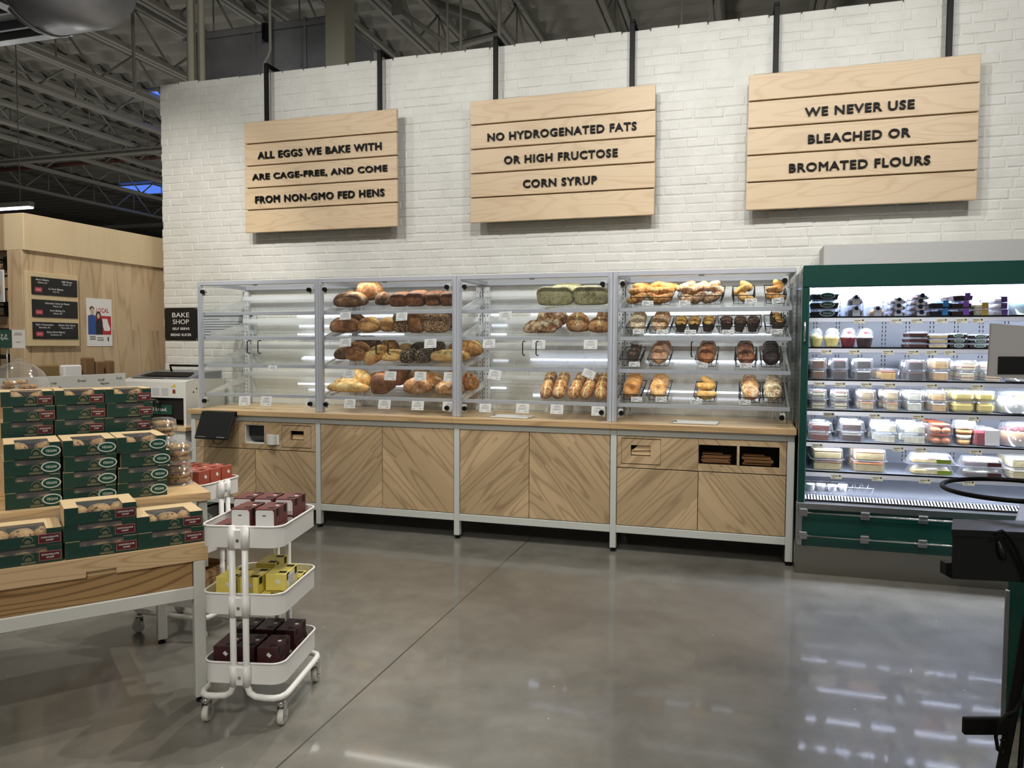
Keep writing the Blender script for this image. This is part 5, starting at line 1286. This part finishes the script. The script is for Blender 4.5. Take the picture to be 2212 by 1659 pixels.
def cookies():
    cookie_table(); S = .0662
    def put(proto, x, y, z, lab, kind, dims):
        p = TM @ Vector((x+rnd.uniform(-.003, .003), y+rnd.uniform(0, .004), z)); rz = TA+rnd.uniform(-.02, .02)
        if proto is None: return at(cookie_box(*dims, kind, lab), p, rz)
        dup(proto, p, rz, lab); return proto
    A = None; wd = ['bottom', 'second', 'third', 'top']
    for x, n, pl in ((-.127, 2, 'beside the white cart'), (-.381, 3, 'tallest on the lower tier'), (-.642, 2, 'past the tall stack')):
        for k in range(n):
            nm = {2: ['lower', 'upper'], 3: ['bottom', 'middle', 'top']}[n][k]
            A = put(A, x, .015, .6795+S*k, f'chocolate chip cookie box, {nm} of the low stack {pl}', 'A', (.251, .2, .065))
    B = None
    for x, z, n, pl in ((-.588, .8418, 4, 'farthest from the white cart'), (-.384, .8418, 4, 'in the middle'), (-.183, .8418, 4, 'nearest the white cart')):
        for k in range(n):
            B = put(B, x+(.012 if (k == 2 and pl[0] == 'n') else 0), .30, z+S*k, f'green cookie box with a vegan oval, {wd[k]} of the stack {pl}', 'B', (.194, .24, .065))
    Cb = None
    for x, pl in ((-.588, 'farthest from the white cart'), (-.388, 'in the middle'), (-.188, 'nearest the white cart')):
        for k in range(3):
            Cb = put(Cb, x+(.006 if k == 1 else 0), .615, 1.1+S*k, f'rear chocolate cookie box, {["bottom", "middle", "top"][k]} of the riser stack {pl}', 'A', (.194, .2, .065))
    # clear clamshells of cookies at the table end
    P = None
    for x, y, z, nm in ((.012, .56, .842, 'bottom of the front pair'), (.012, .565, .945, 'top of the front pair'), (-.03, .70, .842, 'bottom of the rear three'), (-.03, .70, .945, 'middle of the rear three'), (-.028, .70, 1.048, 'top of the rear three')):
        lab = f'clear clamshell of stacked round cookies, {nm} at the table end'
        if P is None:
            P = thing('cookie_clamshell', lab, 'cookie pack', (0, 0, 0), 0, 'clamshell cookies at the table end')
            for k in range(3): q = MB(); q.lathe([(.003, .006+k*.027), (.05, .008+k*.027), (.056, .018+k*.027), (.046, .03+k*.027), (.003, .032+k*.027)], 18); noisy(q, .004, 45, k); finish(q, 'cookie', CRUST['cookie'], P)
            q = MB(); q.lathe([(.075, .001), (.064, .004), (.066, .05), (.076, .052), (.066, .054), (.062, .09), (.04, .1), (.003, .1)], 14); q.build('clear_shell', CLAM, P, recalc=False); at(P, TM @ Vector((x, y, z)), 0)
        else: dup(P, TM @ Vector((x, y, z)), x*20, lab)
    # sample dome and its sign behind the boxes
    t = thing('sample_stand', 'wooden pedestal behind the cookie boxes carrying the clear dome', 'stand', TM @ Vector((-.62, 1.04, 0)), TA)
    q = MB(); q.box(-.2, .2, -.17, .2, 1.26, 1.285, .004); q.build('top', OAKTOP, t); q = MB(); q.box(-.15, .15, -.1, .14, .8425, 1.26, .004); q.build('column', OAKTOP, t)
    t = thing('sample_dome', 'clear plastic sample dome standing behind the rear cookie boxes', 'dome', TM @ Vector((-.60, 1.0, 1.286)), TA)
    q = MB(); q.lathe([(.128, 0), (.13, .01), (.122, .05), (.1, .09), (.065, .12), (.03, .133), (.004, .135)], 28); q.build('dome', CLAM, t, recalc=False)
    q = MB(); q.lathe([(.014, .134), (.02, .14), (.014, .15), (.003, .152)], 12); q.build('knob', CLAM, t)
    q = MB()
    for k in range(5): q.ball(.03, .03, .014, 10, 6, c=(.05*math.cos(k*1.3), .05*math.sin(k*1.3), .016+.02*(k % 2)))
    q.build('samples', CRUST['cookie'], t)
    t = thing('sample_sign', 'green and white sample sign standing above the clear dome', 'sign', TM @ Vector((-.66, 1.19, 1.285)), TA-R(14))
    q = MB(); q.box(-.1, .045, -.002, .002, .2, .29); q.build('green_face', mat('sign_green', (22, 76, 62), .5), t)
    q = MB(); q.box(.0452, .1, -.002, .002, .2, .29); q.build('white_face', PAPER, t)
    q = MB(); text(q, 'Try a', .0, .262, w=.05, y=-.0021, depth=.0006); text(q, 'sample.', .0, .246, w=.062, y=-.0021, depth=.0006); q.build('lettering', PAPER, t)
    q = MB()
    for zz, wz in ((.272, .03), (.264, .036), (.228, .02)): q.box(.072-wz/2, .072+wz/2, -.0026, -.0021, zz, zz+.0022)
    q.build('print', INK, t)
    q = MB(); q.cyl((.02, .006, 0), (.02, .006, .25), .004, n=8); q.cyl((.02, .006, 0), (.02, .006, .004), .03, n=14); q.build('sign_stem', CHROME, t)
cookies()
# ------------------------------------------------------------------ wood feature wall and what hangs on it
MX = Matrix.Rotation(R(90), 4, 'Z')          # local -Y faces turn to +X
def wood_wall():
    m = MB(); m.box(-5.76, -5.6, 4.862, 9.5, 0, 2.262); tag(m.build('wall_wood', PINE), kind='structure')
    m = MB(); m.box(-5.78, -5.575, 4.801, 9.5, 2.262, 2.56, .004); tag(m.build('trim_1', PLY), kind='structure')
    m = MB(); m.box(-7.4, -5.761, 4.86, 4.96, 0, 2.262); tag(m.build('wall_slat', wood('slat_board', (170, 140, 104), (140, 110, 78), rot=(R(-90), 0, 0), lines=10, amt=.3)), kind='structure')
    m = MB()
    for k in range(18): m.box(-7.4, -5.765, 4.855, 4.8605, .3+k*.11, .312+k*.11)
    m.build('slat_grooves', DARKIN, bpy.data.objects['wall_slat'])
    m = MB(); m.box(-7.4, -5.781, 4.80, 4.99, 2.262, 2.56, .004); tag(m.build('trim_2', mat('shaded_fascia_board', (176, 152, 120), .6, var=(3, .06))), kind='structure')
    m = MB(); m.box(-5.76, -5.6, 4.80, 4.861, 0, 2.262, .004); tag(m.build('trim_3', PINE), kind='structure')
    PW = wood('board_ply', (222, 200, 158), (206, 180, 134), rot=(0, R(90), 0), lines=8, amt=.15)
    t = thing('bakery_board', 'pale wood board with three black plaques of bakery names', 'sign board', (-5.598, 5.06, 1.484))
    q = MB(); q.box(0, .03, -.253, .253, 0, .61, .003); q.build('board', PW, t)
    rows = [(.425, .57, [("Alon's Bakery", 'Atlanta, GA', -.11, .555), ('H&F Bread', 'Atlanta, GA', .13, .555), ('La Farm Bakery', 'Cary, NC', .02, .485)]),
            (.24, .385, [('Heavenly Cakes by Phavia', 'Atlanta, GA', .03, .365), ('Root Baking Co', 'Atlanta, GA', .03, .305)]),
            (.06, .2, [("Gigi's Cheesecakes", 'Statesville, NC', -.1, .185), ('Queen City Pastry', 'Mooresville, NC', .12, .185), ('Grey Ghost Bakery', 'Charleston, SC', .01, .125)])]
    for z0, z1, tx in rows:
        q = MB(); q.box(.03, .036, -.21, .235, z0, z1, .001); p = q.build('plaque', BLACKSIGN, t)
        q = MB()
        for a, b, y, z in tx:
            for s, zz, hh in ((a, z, .019), (b, z-.022, .015)):
                text(q, s, y, zz-.008, h=hh*(1 if any(ch in s for ch in 'gjpqy,') else .78), y=-.0365, depth=.0006, bold=.012 if s == a else 0, M=MX)
        q.build('lettering', PAPER, p)
        q = MB(); q.box(.036, .0368, -.18, -.115, z0+.022, z0+.06); q.build('local_tag', mat('local_red', (190, 70, 84), .5), p)
        q = MB(); text(q, 'LOCAL', -.148, z0+.041, w=.045, y=-.037, depth=.0005, bold=.01, M=MX); q.build('tag_lettering', PAPER, p)
    t = thing('local_poster', 'white poster headed LOCAL with a printed couple on red', 'poster', (-5.5985, 5.563, 1.484))
    q = MB(); q.box(0, .003, -.142, .142, 0, .43); q.build('sheet', PAPER, t)
    def flat(nm, c, polys, x=.003, d=.0006):
        q = MB()
        for p in polys: q.prism(p, x, x+d, 'x')
        q.build(nm, mat('poster_'+nm, c, .55), t)
    flat('red_field', (190, 44, 56), [[(-.13, .105), (.13, .105), (.13, .275), (-.13, .275)]])
    flat('state_shape', (240, 238, 236), [[(.03, .25), (.085, .25), (.1, .2), (.12, .16), (.11, .14), (.05, .14), (.035, .18)]], .0037)
    el = lambda cx, cz, rx, rz: [(cx+rx*math.cos(2*PI*k/16), cz+rz*math.sin(2*PI*k/16)) for k in range(16)]
    flat('blue_coat', (44, 84, 150), [[(-.13, .105), (-.045, .105), (-.045, .24), (-.06, .28), (-.1, .285), (-.13, .26)]], .0038)
    flat('dark_dress', (44, 34, 40), [[(-.045, .105), (.03, .105), (.03, .22), (.01, .25), (-.03, .25), (-.045, .22)]], .0041)
    flat('dark_hair', (56, 40, 36), [el(-.015, .275, .03, .04), el(-.085, .335, .026, .022)], .0042)
    flat('faces', (220, 176, 150), [el(-.015, .272, .017, .024), el(-.082, .315, .021, .03)], .0046)
    q = MB(); text(q, 'LOCAL', .035, .325, w=.14, h=.042, y=-.0032, depth=.0006, bold=.02, M=MX); q.build('heading', mat('poster_heading', (190, 60, 66), .5), t)
    q = MB()
    for z in (.075, .062, .05): q.box(.003, .0036, -.03, .04, z, z+.005); q.box(.003, .0036, -.115, -.05, z+.008, z+.014)
    q.box(.003, .0036, .085, .1, .045, .085); q.build('print', INK, t)
    # brackets and packs on the slat wall
    for k, (x, z) in enumerate(((-5.83, 2.16), (-5.84, 1.78), (-5.82, 1.36))):
        m = MB(); m.box(x-.016, x+.016, 4.6, 4.856, z+.02, z+.035); m.box(x-.016, x+.016, 4.84, 4.856, z-.05, z+.06); tag(m.build('shelf_bracket', BLACK), f'black bracket on the slat wall, {ORD[k+1]} from the top', 'bracket')
    for k, (x, z, n_) in enumerate(((-5.82, 1.84, 'above'), (-5.90, 1.40, 'below'))):
        t = thing('bread_pack', f'clear pack of round flatbread hanging {n_} on the slat wall', 'bread pack', (x, 4.74, z))
        q = MB(); q.box(-.1, .1, -.004, .004, 0, .26, .002); q.build('card', PAPER, t)
        q = MB(); q.ball(.085, .016, .11, 18, 8, c=(0, -.02, .13)); noisy(q, .004, 30, k); finish(q, 'flatbread', CRUST['pale'], t)
        q = MB(); q.box(-.1, .1, -.05, -.005, .005, .255, .01); q.build('blister', CLAM, t); q = MB(); q.box(-.05, .07, -.052, -.0505, .02, .09); q.build('label', PAPER, t)
        q = MB(); q.cyl((0, .004, .25), (0, .114, .25), .004, n=6); q.build('peg', CHROME, t)
wood_wall()
def back_corner():
    # bag rack along the wood wall
    t = thing('bag_rack', 'long white bag rack lettered with bread sizes against the wood wall', 'bag rack', (-5.4, 4.6, 0))
    q = MB(); q.box(-.15, .15, -.6, .89, .9, .912); q.box(.142, .15, -.6, .89, .912, 1.247, .002); q.box(-.15, -.142, -.6, .89, .912, 1.2); q.box(-.142, .142, .882, .89, .912, 1.23); q.box(-.142, .142, -.6, -.592, .912, 1.2)
    for y in (.1, .38, .63): q.box(-.142, .142, y, y+.004, .912, 1.2)
    q.build('bin', WHITE, t)
    q = MB(); q.box(-.16, .16, -.62, .9, .0, .9, .004); q.build('base_cabinet', WHITE, t)
    q = MB()
    for s, y, z in (('Large', .15, 1.19), ('Baguette', .17, 1.155), ('Bread', .42, 1.2), ('small', .62, 1.2), ('Baguette', .66, 1.165), ('Rolls', .82, 1.205)): text(q, s, y, z, h=.024, y=-.1502, depth=.0008, M=MX)
    q.build('lettering', INK, t)
    kb = mat('dark_kraft_bag', (124, 94, 64), .85); ob = mat('olive_carton', (136, 112, 72), .8)
    for k, (y, z1, w_, m_, lab, nm) in enumerate(((.16, 1.335, .22, ob, 'olive printed carton standing in the bag rack', 'carton'), (.4, 1.33, .18, PAPER, 'plain white folder standing in the bag rack', 'folder'), (.57, 1.39, .11, kb, 'rounded brown paper bag, tallest in the rack', 'paper_bag'), (.68, 1.355, .09, kb, 'brown paper bag, second from the tallest in the rack', 'paper_bag'), (.80, 1.36, .08, kb, 'brown paper bag at the slicer end of the rack', 'paper_bag'))):
        q = MB(); q.box(-.03, .03, -w_/2, w_/2, .914, z1, .012); o = q.build(nm, m_); at(o, (-5.4+.06, 4.6+y, 0), 0, 0, 0); tag(o, lab, 'bag' if nm == 'paper_bag' else nm)
    # bread slicer on its cabinet
    t = thing('slicer_cabinet', 'low white cabinet with a wooden top under the bread slicer', 'cabinet', (-5.08, 5.88, 0))
    q = MB(); q.box(-.4, .38, -.3, .33, .02, .735, .004); q.build('body', WHITE, t); q = MB(); q.box(-.41, .40, -.32, .34, .735, .775, .004); q.build('top', TOPWOOD, t)
    t = thing('bread_slicer', 'white self serve bread slicer with a grey lid and black handle', 'bread slicer', (-5.08, 5.62, .776))
    side = [(0, 0), (.53, 0), (.53, .40), (.12, .42), (.0, .395)]
    for x in (-.36, .335):
        q = MB(); q.prism(side, x, x+.025, 'x'); s = q.build('side_panel', WHITE, t)
    q = MB()
    for y, z in ((.1, .3), (.14, .33)): q.cyl((.36, y, z), (.363, y, z), .007, n=8)
    q.build('screw', BLACK, s)
    q = MB(); q.prism([(0, .25), (.02, .25), (.02, .39), (0, .39)], -.335, .335, 'x'); q.prism([(.0, .39), (.12, .415), (.12, .40), (.02, .375)], -.335, .335, 'x'); f = q.build('front_panel', WHITE, t)
    q = MB()
    for k, c in enumerate((-.2, -.1, 0, .1)): q.box(c, c+.075, -.0012, 0, .27, .335)
    q.build('instruction_icons', mat('icon_grey', (196, 196, 196), .5), f)
    q = MB(); q.box(.22, .25, -.0014, 0, .29, .325); q.build('red_icon', mat('icon_red', (140, 50, 40), .5), f)
    q = MB(); q.prism([(.2, .345), (.25, .345), (.25, .375)], -.0014, 0, 'y'); q.build('warning_sticker', mat('warning_yellow', (226, 190, 50), .5), f)
    q = MB(); q.box(-.335, .335, .02, .5, .06, .24); q.build('mouth', DARKIN, t)
    q = MB(); q.cyl((-.2, -.02, .225), (.06, -.02, .225), .018, n=14); q.cyl((.06, -.03, .22), (.1, -.03, .19), .022, n=14); q.build('roller', BLACKPLASTIC, t)
    q = MB(); q.box(-.30, .2, .008, .018, .1, .185); g = q.build('green_sign', mat('slicer_green', (24, 74, 58), .5), t)
    q = MB(); text(q, 'Freshly sliced bread.', -.06, .14, w=.42, y=.0078, depth=.0008, bold=.01); q.build('lettering', PAPER, g)
    q = MB(); q.prism([(.10, .42), (.53, .405), (.53, .48), (.3, .47)], -.33, .33, 'x'); q.build('lid', mat('grey_lid', (120, 124, 130), .4), t)
    q = MB(); q.add([(-.26, .13, .4345), (.28, .13, .4345), (.24, .27, .466), (-.2, .27, .466)], [(0, 1, 2, 3)]); q.xf(T(0, -.004, .004)); q.build('opening', DARKIN, t, recalc=False)
    q = MB(); q.tube([(-.08, .34, .47), (-.08, .32, .53), (.26, .32, .53), (.26, .34, .47)], .011, 10); q.build('lid_handle', BLACK, t)
    # wall signs by the slicer
    t = thing('bake_shop_sign', 'black sign reading BAKE SHOP on the brick wall above the slicer', 'sign', (-5.271, 6.226, 1.702))
    q = MB(); q.box(-.193, .193, 0, .006, -.159, .159, .001); q.build('panel', BLACKSIGN, t)
    q = MB(); text(q, 'BAKE', .0, .088, w=.2, h=.045, y=-.0002, depth=.0012); text(q, 'SHOP', .0, .022, w=.19, h=.045, y=-.0002, depth=.0012); text(q, 'SELF SERVE', .0, -.046, w=.2, h=.024, y=-.0002, depth=.0012, bold=.015); text(q, 'BREAD SLICER', .0, -.105, w=.24, h=.024, y=-.0002, depth=.0012, bold=.015); q.build('lettering', PAPER, t)
    q = MB()
    for x in (-.182, .182):
        for z in (-.148, .148): q.cyl((x, -.002, z), (x, 0, z), .005, n=8)
    q.build('screw', CHROME, t)
    t = thing('instruction_sign', 'grey printed instruction sheet on the wall behind the empty case', 'sign', (-4.74, 6.222, 1.60))
    q = MB(); q.box(-.3, .33, 0, .004, 0, .185); q.build('sheet', mat('pale_sheet', (196, 202, 208), .5), t)
    q = MB(); q.box(-.28, .29, -.001, 0, .168, .18)
    for k, l in enumerate((.2, .5, .46, .38, .3, .1)): q.box(-.28, -.28+l, -.001, 0, .142-k*.024, .148-k*.024)
    q.build('print', INK, t)
    # touch tablet clamped to the counter end
    t = thing('scanner_tablet', 'black tablet on an arm tilted out from the counter end', 'tablet', (-4.25, 5.452, .925), R(-2), None, R(-24))
    q = MB(); q.box(-.17, .17, -.012, .012, -.235, .012, .008); q.build('screen_case', BLACKPLASTIC, t)
    q = MB(); q.cyl((-.13, .012, 0), (.175, .012, 0), .02, n=14); q.build('hinge_bar', BLACK, t)
    q = MB(); q.box(-.15, -.05, -.0135, -.012, -.222, -.216); q.box(.06, .14, -.0135, -.012, -.222, -.214); q.build('sticker', mat('sticker_grey', (120, 124, 126), .5), t)
    q = MB(); q.tube([(.0, .015, -.23), (.02, .03, -.26), (.06, .035, -.265), (.1, .03, -.24), (.11, .02, -.18)], .003, 6); q.build('cord', BLACK, t)
back_corner()
# ------------------------------------------------------------------ three-tier carts
def rrect(x, y, r_, n=5):
    o = []
    for sx, sy, s in ((1, -1, -90), (1, 1, 0), (-1, 1, 90), (-1, -1, 180)):
        for k in range(n+1): a = R(s+k*90/n); o.append((sx*(x-r_)+r_*math.cos(a), sy*(y-r_)+r_*math.sin(a)))
    return o
ENAMEL = mat('white_enamel', (246, 245, 242), .3, coat=.2)
WHEEL = mat('white_rubber', (222, 220, 210), .5)
HX, HY = .165, .208
def cart(loc, rz, lab):
    t = thing('utility_cart', lab, 'cart', loc, rz, 'white three-tier carts')
    for zr in (.795, .527, .250):
        P = rrect(HX, HY, .05); n = len(P); z0 = zr-.083
        q = MB(); o = q.add([(x, y, z0) for x, y in P]+[(x, y, zr) for x, y in P]+[(x*.985, y*.985, zr+.0001) for x, y in P]+[(x*.985, y*.985, z0+.002) for x, y in P]+[(x*.9995, y*.9995, z0-.00005) for x, y in P]+[(x*.984, y*.984, z0+.00205) for x, y in P], [])
        for i in (0, 2):
            for k in range(n): q.f.append([o+i*n+k, o+i*n+(k+1) % n, o+(i+1)*n+(k+1) % n, o+(i+1)*n+k]); q.m.append(0); q.s.append(True)
        for i in (4, 5): q.f.append([o+i*n+k for k in range(n)]); q.m.append(0); q.s.append(False)
        tr = q.build('tray', ENAMEL, t)
        q = MB(); q.tube([(x, y, zr) for x, y in P], .0045, 8, closed=True); q.build('rim', ENAMEL, tr)
        for sy in (-1, 1):
            y = sy*(HY+.014); q = MB(); q.box(-.041, .041, y-.008, y+.008, z0-.002, zr-.006, .005)
            for x in (-.026, .026): q.cyl((x, y, z0-.003), (x, y, zr-.004), .0155, n=16)
            c = q.build('post_clamp', ENAMEL, tr); q = MB(); q.cyl((0, y+sy*.006, zr-.05), (0, y+sy*.0105, zr-.05), .0065, n=12); q.build('bolt', CHROME, tr)
    for sx in (-1, 1):
        pts = []; ye = HY+.014
        half = [(.026, ye, .802), (.026, ye, .2), (.028, ye, .165), (.038, ye, .138), (.06, ye, .124), (.1, ye, .12), (.135, ye, .12), (.158, ye-.012, .12), (.17, ye-.04, .12), (.172, ye-.08, .12)]
        pts = [(sx*x, -y, z) for x, y, z in half]+[(sx*x, y, z) for x, y, z in reversed(half)]
        q = MB(); q.tube(pts, .0125, 12); q.build('tube_frame', ENAMEL, t)
    for x in (-.155, .155):
        for y in (-.195, .195):
            q = MB(); q.cyl((x, y, .09), (x, y, .118), .006, n=8); q.lathe([(.018, .08), (.02, .092), (.012, .102), (.003, .102)], 14, 0, (x, y, 0))
            for dx in (-.016, .014): q.box(x+dx, x+dx+.002, y-.012, y+.018, .026, .086, .001)
            q.cyl((x-.02, y+.008, .0335), (x+.02, y+.008, .0335), .004, n=8); c = q.build('caster', CHROME, t)
            q = MB(); w_ = q.lathe([(.003, -.01), (.030, -.012), (.0335, -.007), (.0335, .007), (.030, .012), (.003, .01)], 22); q.xf(Matrix.Rotation(R(90), 4, 'Y')); q.xf(T(x, y+.008, .0335)); q.build('wheel', WHEEL, c)
    return t
def carton(w_, d_, h, c, lab, white_end=False, label=False):
    key = f'{c}'; m_ = bpy.data.materials.get('carton_'+key) or mat('carton_'+key, c, .5, var=(14, .06))
    t = thing('snack_carton', lab, 'carton', (0, 0, 0), 0, 'snack cartons on the carts'); a = w_/2
    q = MB(); q.box(-a, a, -d_/2, d_/2, 0, h, .0015); b = q.build('carton', m_, t)
    q = MB()
    for y in (-d_*.3, d_*.3): q.box(a*.1, a*.86, y-.013, y+.013, h-.0005, h+.0006); q.box(a-.0004, a+.0006, y-.013, y+.013, h*.55, h*.98)
    q.build('tab_hole', DARKIN, t)
    e = -d_/2
    q = MB()
    if white_end:
        q.prism([(-a*.94, h*.06), (a*.9, h*.06), (a*.9, h*.8), (a*.76, h*.93), (-a*.82, h*.93), (-a*.94, h*.84)], e-.001, e, 'y'); q.build('end_label', PAPER, t)
        q = MB(); q.box(-a*.25, a*.1, e-.0016, e-.001, h*.6, h*.66); q.build('print', INK, t)
    else:
        o = q.box(-a*.22, a*.22, e-.0012, e+.0001, -h*.1, h*.1)
        q.xf(T(0, 0, 0) @ Matrix.Rotation(R(40), 4, 'Y')); q.xf(T(a*.25, 0, h*.55)); q.build('sticker', PAPER, t)
    if label:
        q = MB(); q.box(a, a+.001, -d_*.3, d_*.2, h*.12, h*.85); q.build('side_label', PAPER, t)
        q = MB()
        for k in range(5): q.box(a+.001, a+.0014, -d_*.26, d_*.14, h*(.2+k*.12), h*(.22+k*.12))
        q.build('print', INK, t)
    else:
        q = MB(); q.cyl((a*.55, d_*.05, h), (a*.55, d_*.05, h+.0006), .008, n=12); q.build('dot', PAPER, t)
    return t
C1, A1 = Vector((-1.917, 2.723, 0)), R(12)
C2, A2 = Vector((-2.80, 3.345, 0)), R(90)
cart(C1, A1, 'white three-tier cart on wheels beside the oak cookie table')
cart(C2, A2, 'white three-tier cart half hidden behind the oak cookie table')
def load(Cc, Ac, z, items, w_, d_, h, col, cn, extra='', proto=None, **kw):
    M_ = Matrix.Translation(Cc) @ Matrix.Rotation(Ac, 4, 'Z')
    for x, y, lay, lab in items:
        p = M_ @ Vector((x, y, z+lay*(h+.0008))); rz = Ac+rnd.uniform(-.03, .03); l = f'{cn}, {lab}'
        if proto is None: proto = at(carton(w_, d_, h, col, l, **kw), p, rz)
        else: dup(proto, p, rz, l)
    return proto
def loads():
    X = [-.095, -.006, .088]; NX = ['table side', 'middle', 'open side']
    low = lambda a: [(X[i], y, 0, f'bottom layer, {r_} row, {NX[i]} of {a}') for y, r_ in ((-.102, 'near'), (.108, 'far')) for i in range(3)]
    z1, z2, z3 = .7142, .4462, .1692
    p = load(C1, A1, z1, [(-.010, -.102, 1, 'near row middle, upper layer of top tier'), (.086, -.102, 1, 'near row open side, upper layer of top tier')], .08, .138, .0715, (112, 58, 54), 'wine red carton', white_end=True)
    load(C1, A1, z1, low('the top tier')+[(X[i], .1, 1, f'far row {NX[i]}, upper layer of top tier') for i in range(3)], .08, .138, .0715, (112, 58, 54), 'wine red carton', white_end=True)
    load(C1, A1, z2, low('the middle tier'), .078, .138, .064, (238, 220, 112), 'yellow carton')
    load(C1, A1, z2, [(-.078, -.095, 1, 'upper near row, table side of the middle tier'), (.012, -.1, 1, 'upper near row, centre of the middle tier'), (-.0, .105, 1, 'upper layer, far row of the middle tier')], .085, .14, .066, (238, 220, 112), 'yellow carton')
    load(C1, A1, z2, [(.104, -.045, 1, 'open side of the middle tier')], .082, .15, .068, (240, 224, 120), 'yellow carton with a white printed panel', label=True)
    load(C1, A1, z3, low('the bottom tier')+[(X[i], y, 1, f'top layer, {r_} row, {NX[i]} of bottom tier') for y, r_ in ((-.1, 'near'), (.09, 'far')) for i in range(3)], .08, .14, .0645, (66, 30, 32), 'dark brown carton')
    load(C2, A2, z1, [(X[i], y, l, f'{["lower", "upper"][l]} layer, {["aisle side", "middle", "wall side"][i]}, {r_} on the far cart') for l in (0, 1) for y, r_ in ((-.1, 'near end'), (.1, 'table end')) for i in range(3)], .084, .15, .073, (180, 88, 66), 'orange red carton')
    # a clear bag of round cookies, and a wooden crate on the tier below
    t = thing('cookie_bag', 'clear bag of round cookies on the middle tier of the far cart', 'cookie bag', C2+Vector((.06, -.03, .4465)))
    r = random.Random(4)
    for k in range(14):
        q = MB(); q.ball(.034, .03, .028, 12, 8); noisy(q, .004, 45, k); o = finish(q, 'cookie', CRUST['cookie'], t); o.location = (r.uniform(-.06, .06), r.uniform(-.04, .04), .034+.05*(k//5)); o.rotation_euler = (r.uniform(0, 3), r.uniform(0, 3), 0)
    q = MB(); q.ball(.115, .085, .1, 18, 10, c=(0, 0, .1)); noisy(q, .012, 18, 2); q.build('clear_bag', CLAM, t)
    t = thing('wooden_crate', 'small wooden crate on the bottom tier of the far cart', 'crate', C2+Vector((0, 0, .1695)))
    q = MB()
    for a in ((-.17, .17, -.13, -.118), (-.17, .17, .118, .13), (-.17, -.158, -.118, .118), (.158, .17, -.118, .118)): q.box(*a, 0, .17); 
    q.build('sides', OAKDARK, t); q = MB(); q.box(-.158, .158, -.118, .118, 0, .01); q.build('base', OAKDARK, t)
loads()
# ------------------------------------------------------------------ bag stand and low island cooler at the near corner
KO, KA = Vector((-.666, 2.201, 0)), .293759
def kiosk():
    t = thing('bag_stand', 'black metal stand with a bag hoop, box and cable near the island', 'stand', KO, KA)
    q = MB(); q.tube([(1.50, .0, .0), (1.515, 0, .16), (1.545, 0, .36), (1.60, .03, .62), (1.66, .05, .95), (1.68, .06, 1.55)], .0165, 10); q.build('post', BLACK, t)
    q = MB(); q.tube([(1.555, -.02, 0), (1.562, -.02, .16), (1.578, -.01, .38), (1.61, .02, .6)], .008, 8); q.build('thin_post', BLACK, t)
    q = MB(); q.box(1.40, 1.75, -.06, .16, 0, .012, .004); q.build('foot_plate', BLACK, t)
    P = [(1.345, 0), (1.70, -.06), (1.80, .09), (1.425, .13)]
    q = MB(); q.prism(P, .801, .946, 'z'); q.prism([(1.338, -.006), (1.70, -.067), (1.81, .096), (1.425, .137)], .936, .955, 'z'); b = q.build('black_box', BLACKPLASTIC, t)
    q = MB(); q.prism([(1.327, .812), (1.346, .802), (1.346, .85), (1.327, .85)], -.002, .03, 'y'); q.build('side_catch', BLACK, b)
    q = MB(); q.box(1.395, 1.545, -.012, .006, .316, .37, .004); q.build('cross_plate', BLACK, t)
    q = MB(); q.tube([(1.773+.217*math.cos(k*PI/24), .379+.217*math.sin(k*PI/24), 1.005+.004*math.cos(k*PI/24)) for k in range(48)], .0085, 8, closed=True); q.build('hoop', BLACK, t)
    q = MB(); q.tube([(1.66, .05, .95), (1.75, .1, .99), (1.80, .163, 1.004)], .008, 8); q.build('hoop_arm', BLACK, t)
    q = MB(); pts = [(1.44, -.045, .95), (1.461, -.052, .962), (1.48, -.052, .948), (1.505, -.052, .91), (1.532, -.05, .85), (1.556, -.052, .77), (1.572, -.05, .69), (1.579, -.03, .557), (1.566, -.03, .455), (1.538, -.03, .403), (1.508, -.03, .388), (1.489, -.03, .362), (1.480, -.03, .323), (1.488, -.03, .282), (1.506, -.03, .266), (1.516, -.03, .29), (1.506, -.03, .314), (1.496, -.03, .308)]
    q.tube(pts, .0055, 8); q.build('cable', BLACK, t)
    q = MB(); q.tube([(1.47, -.024, .925), (1.478, -.03, .89), (1.484, -.03, .87)], [.006, .011, .008], 8); q.build('cable_plug', BLACKPLASTIC, t)
    t = thing('info_sign', 'grey sign panel with a black screen above the bag hoop', 'sign', KO, KA)
    q = MB(); q.prism([(1.434, 1.422), (1.70, 1.40), (1.70, 1.56), (1.438, 1.58)], -.004, .004, 'y'); q.build('panel', mat('grey_panel', (214, 211, 212), .5), t)
    q = MB(); q.box(1.461, 1.66, -.008, -.0042, 1.428, 1.481, .001); q.build('screen', BLACKPLASTIC, t)
    q = MB(); q.box(1.63, 1.66, .004, .03, 1.45, 1.53); q.build('mount', BLACK, t)
    t = thing('island_cooler', 'low green island cooler with a steel corner at the near edge', 'display cooler', (.978, 3.29, 0), R(-19))
    q = MB(); q.box(.004, 1.6, 0, 1.2, .10, .70, .004); q.build('green_panel', GREEN, t)
    q = MB(); q.box(-.004, .012, -.005, .012, .02, .585, .002); q.build('corner_trim', STEEL, t)
    q = MB(); q.box(.02, 1.6, .03, 1.2, 0, .10); q.build('kick_plate', mat('beige_kick', (150, 144, 126), .5), t)
    q = MB(); q.box(-.004, 1.61, -.01, 1.21, .70, .74, .006); q.build('top_rail', STEEL, t)
kiosk()
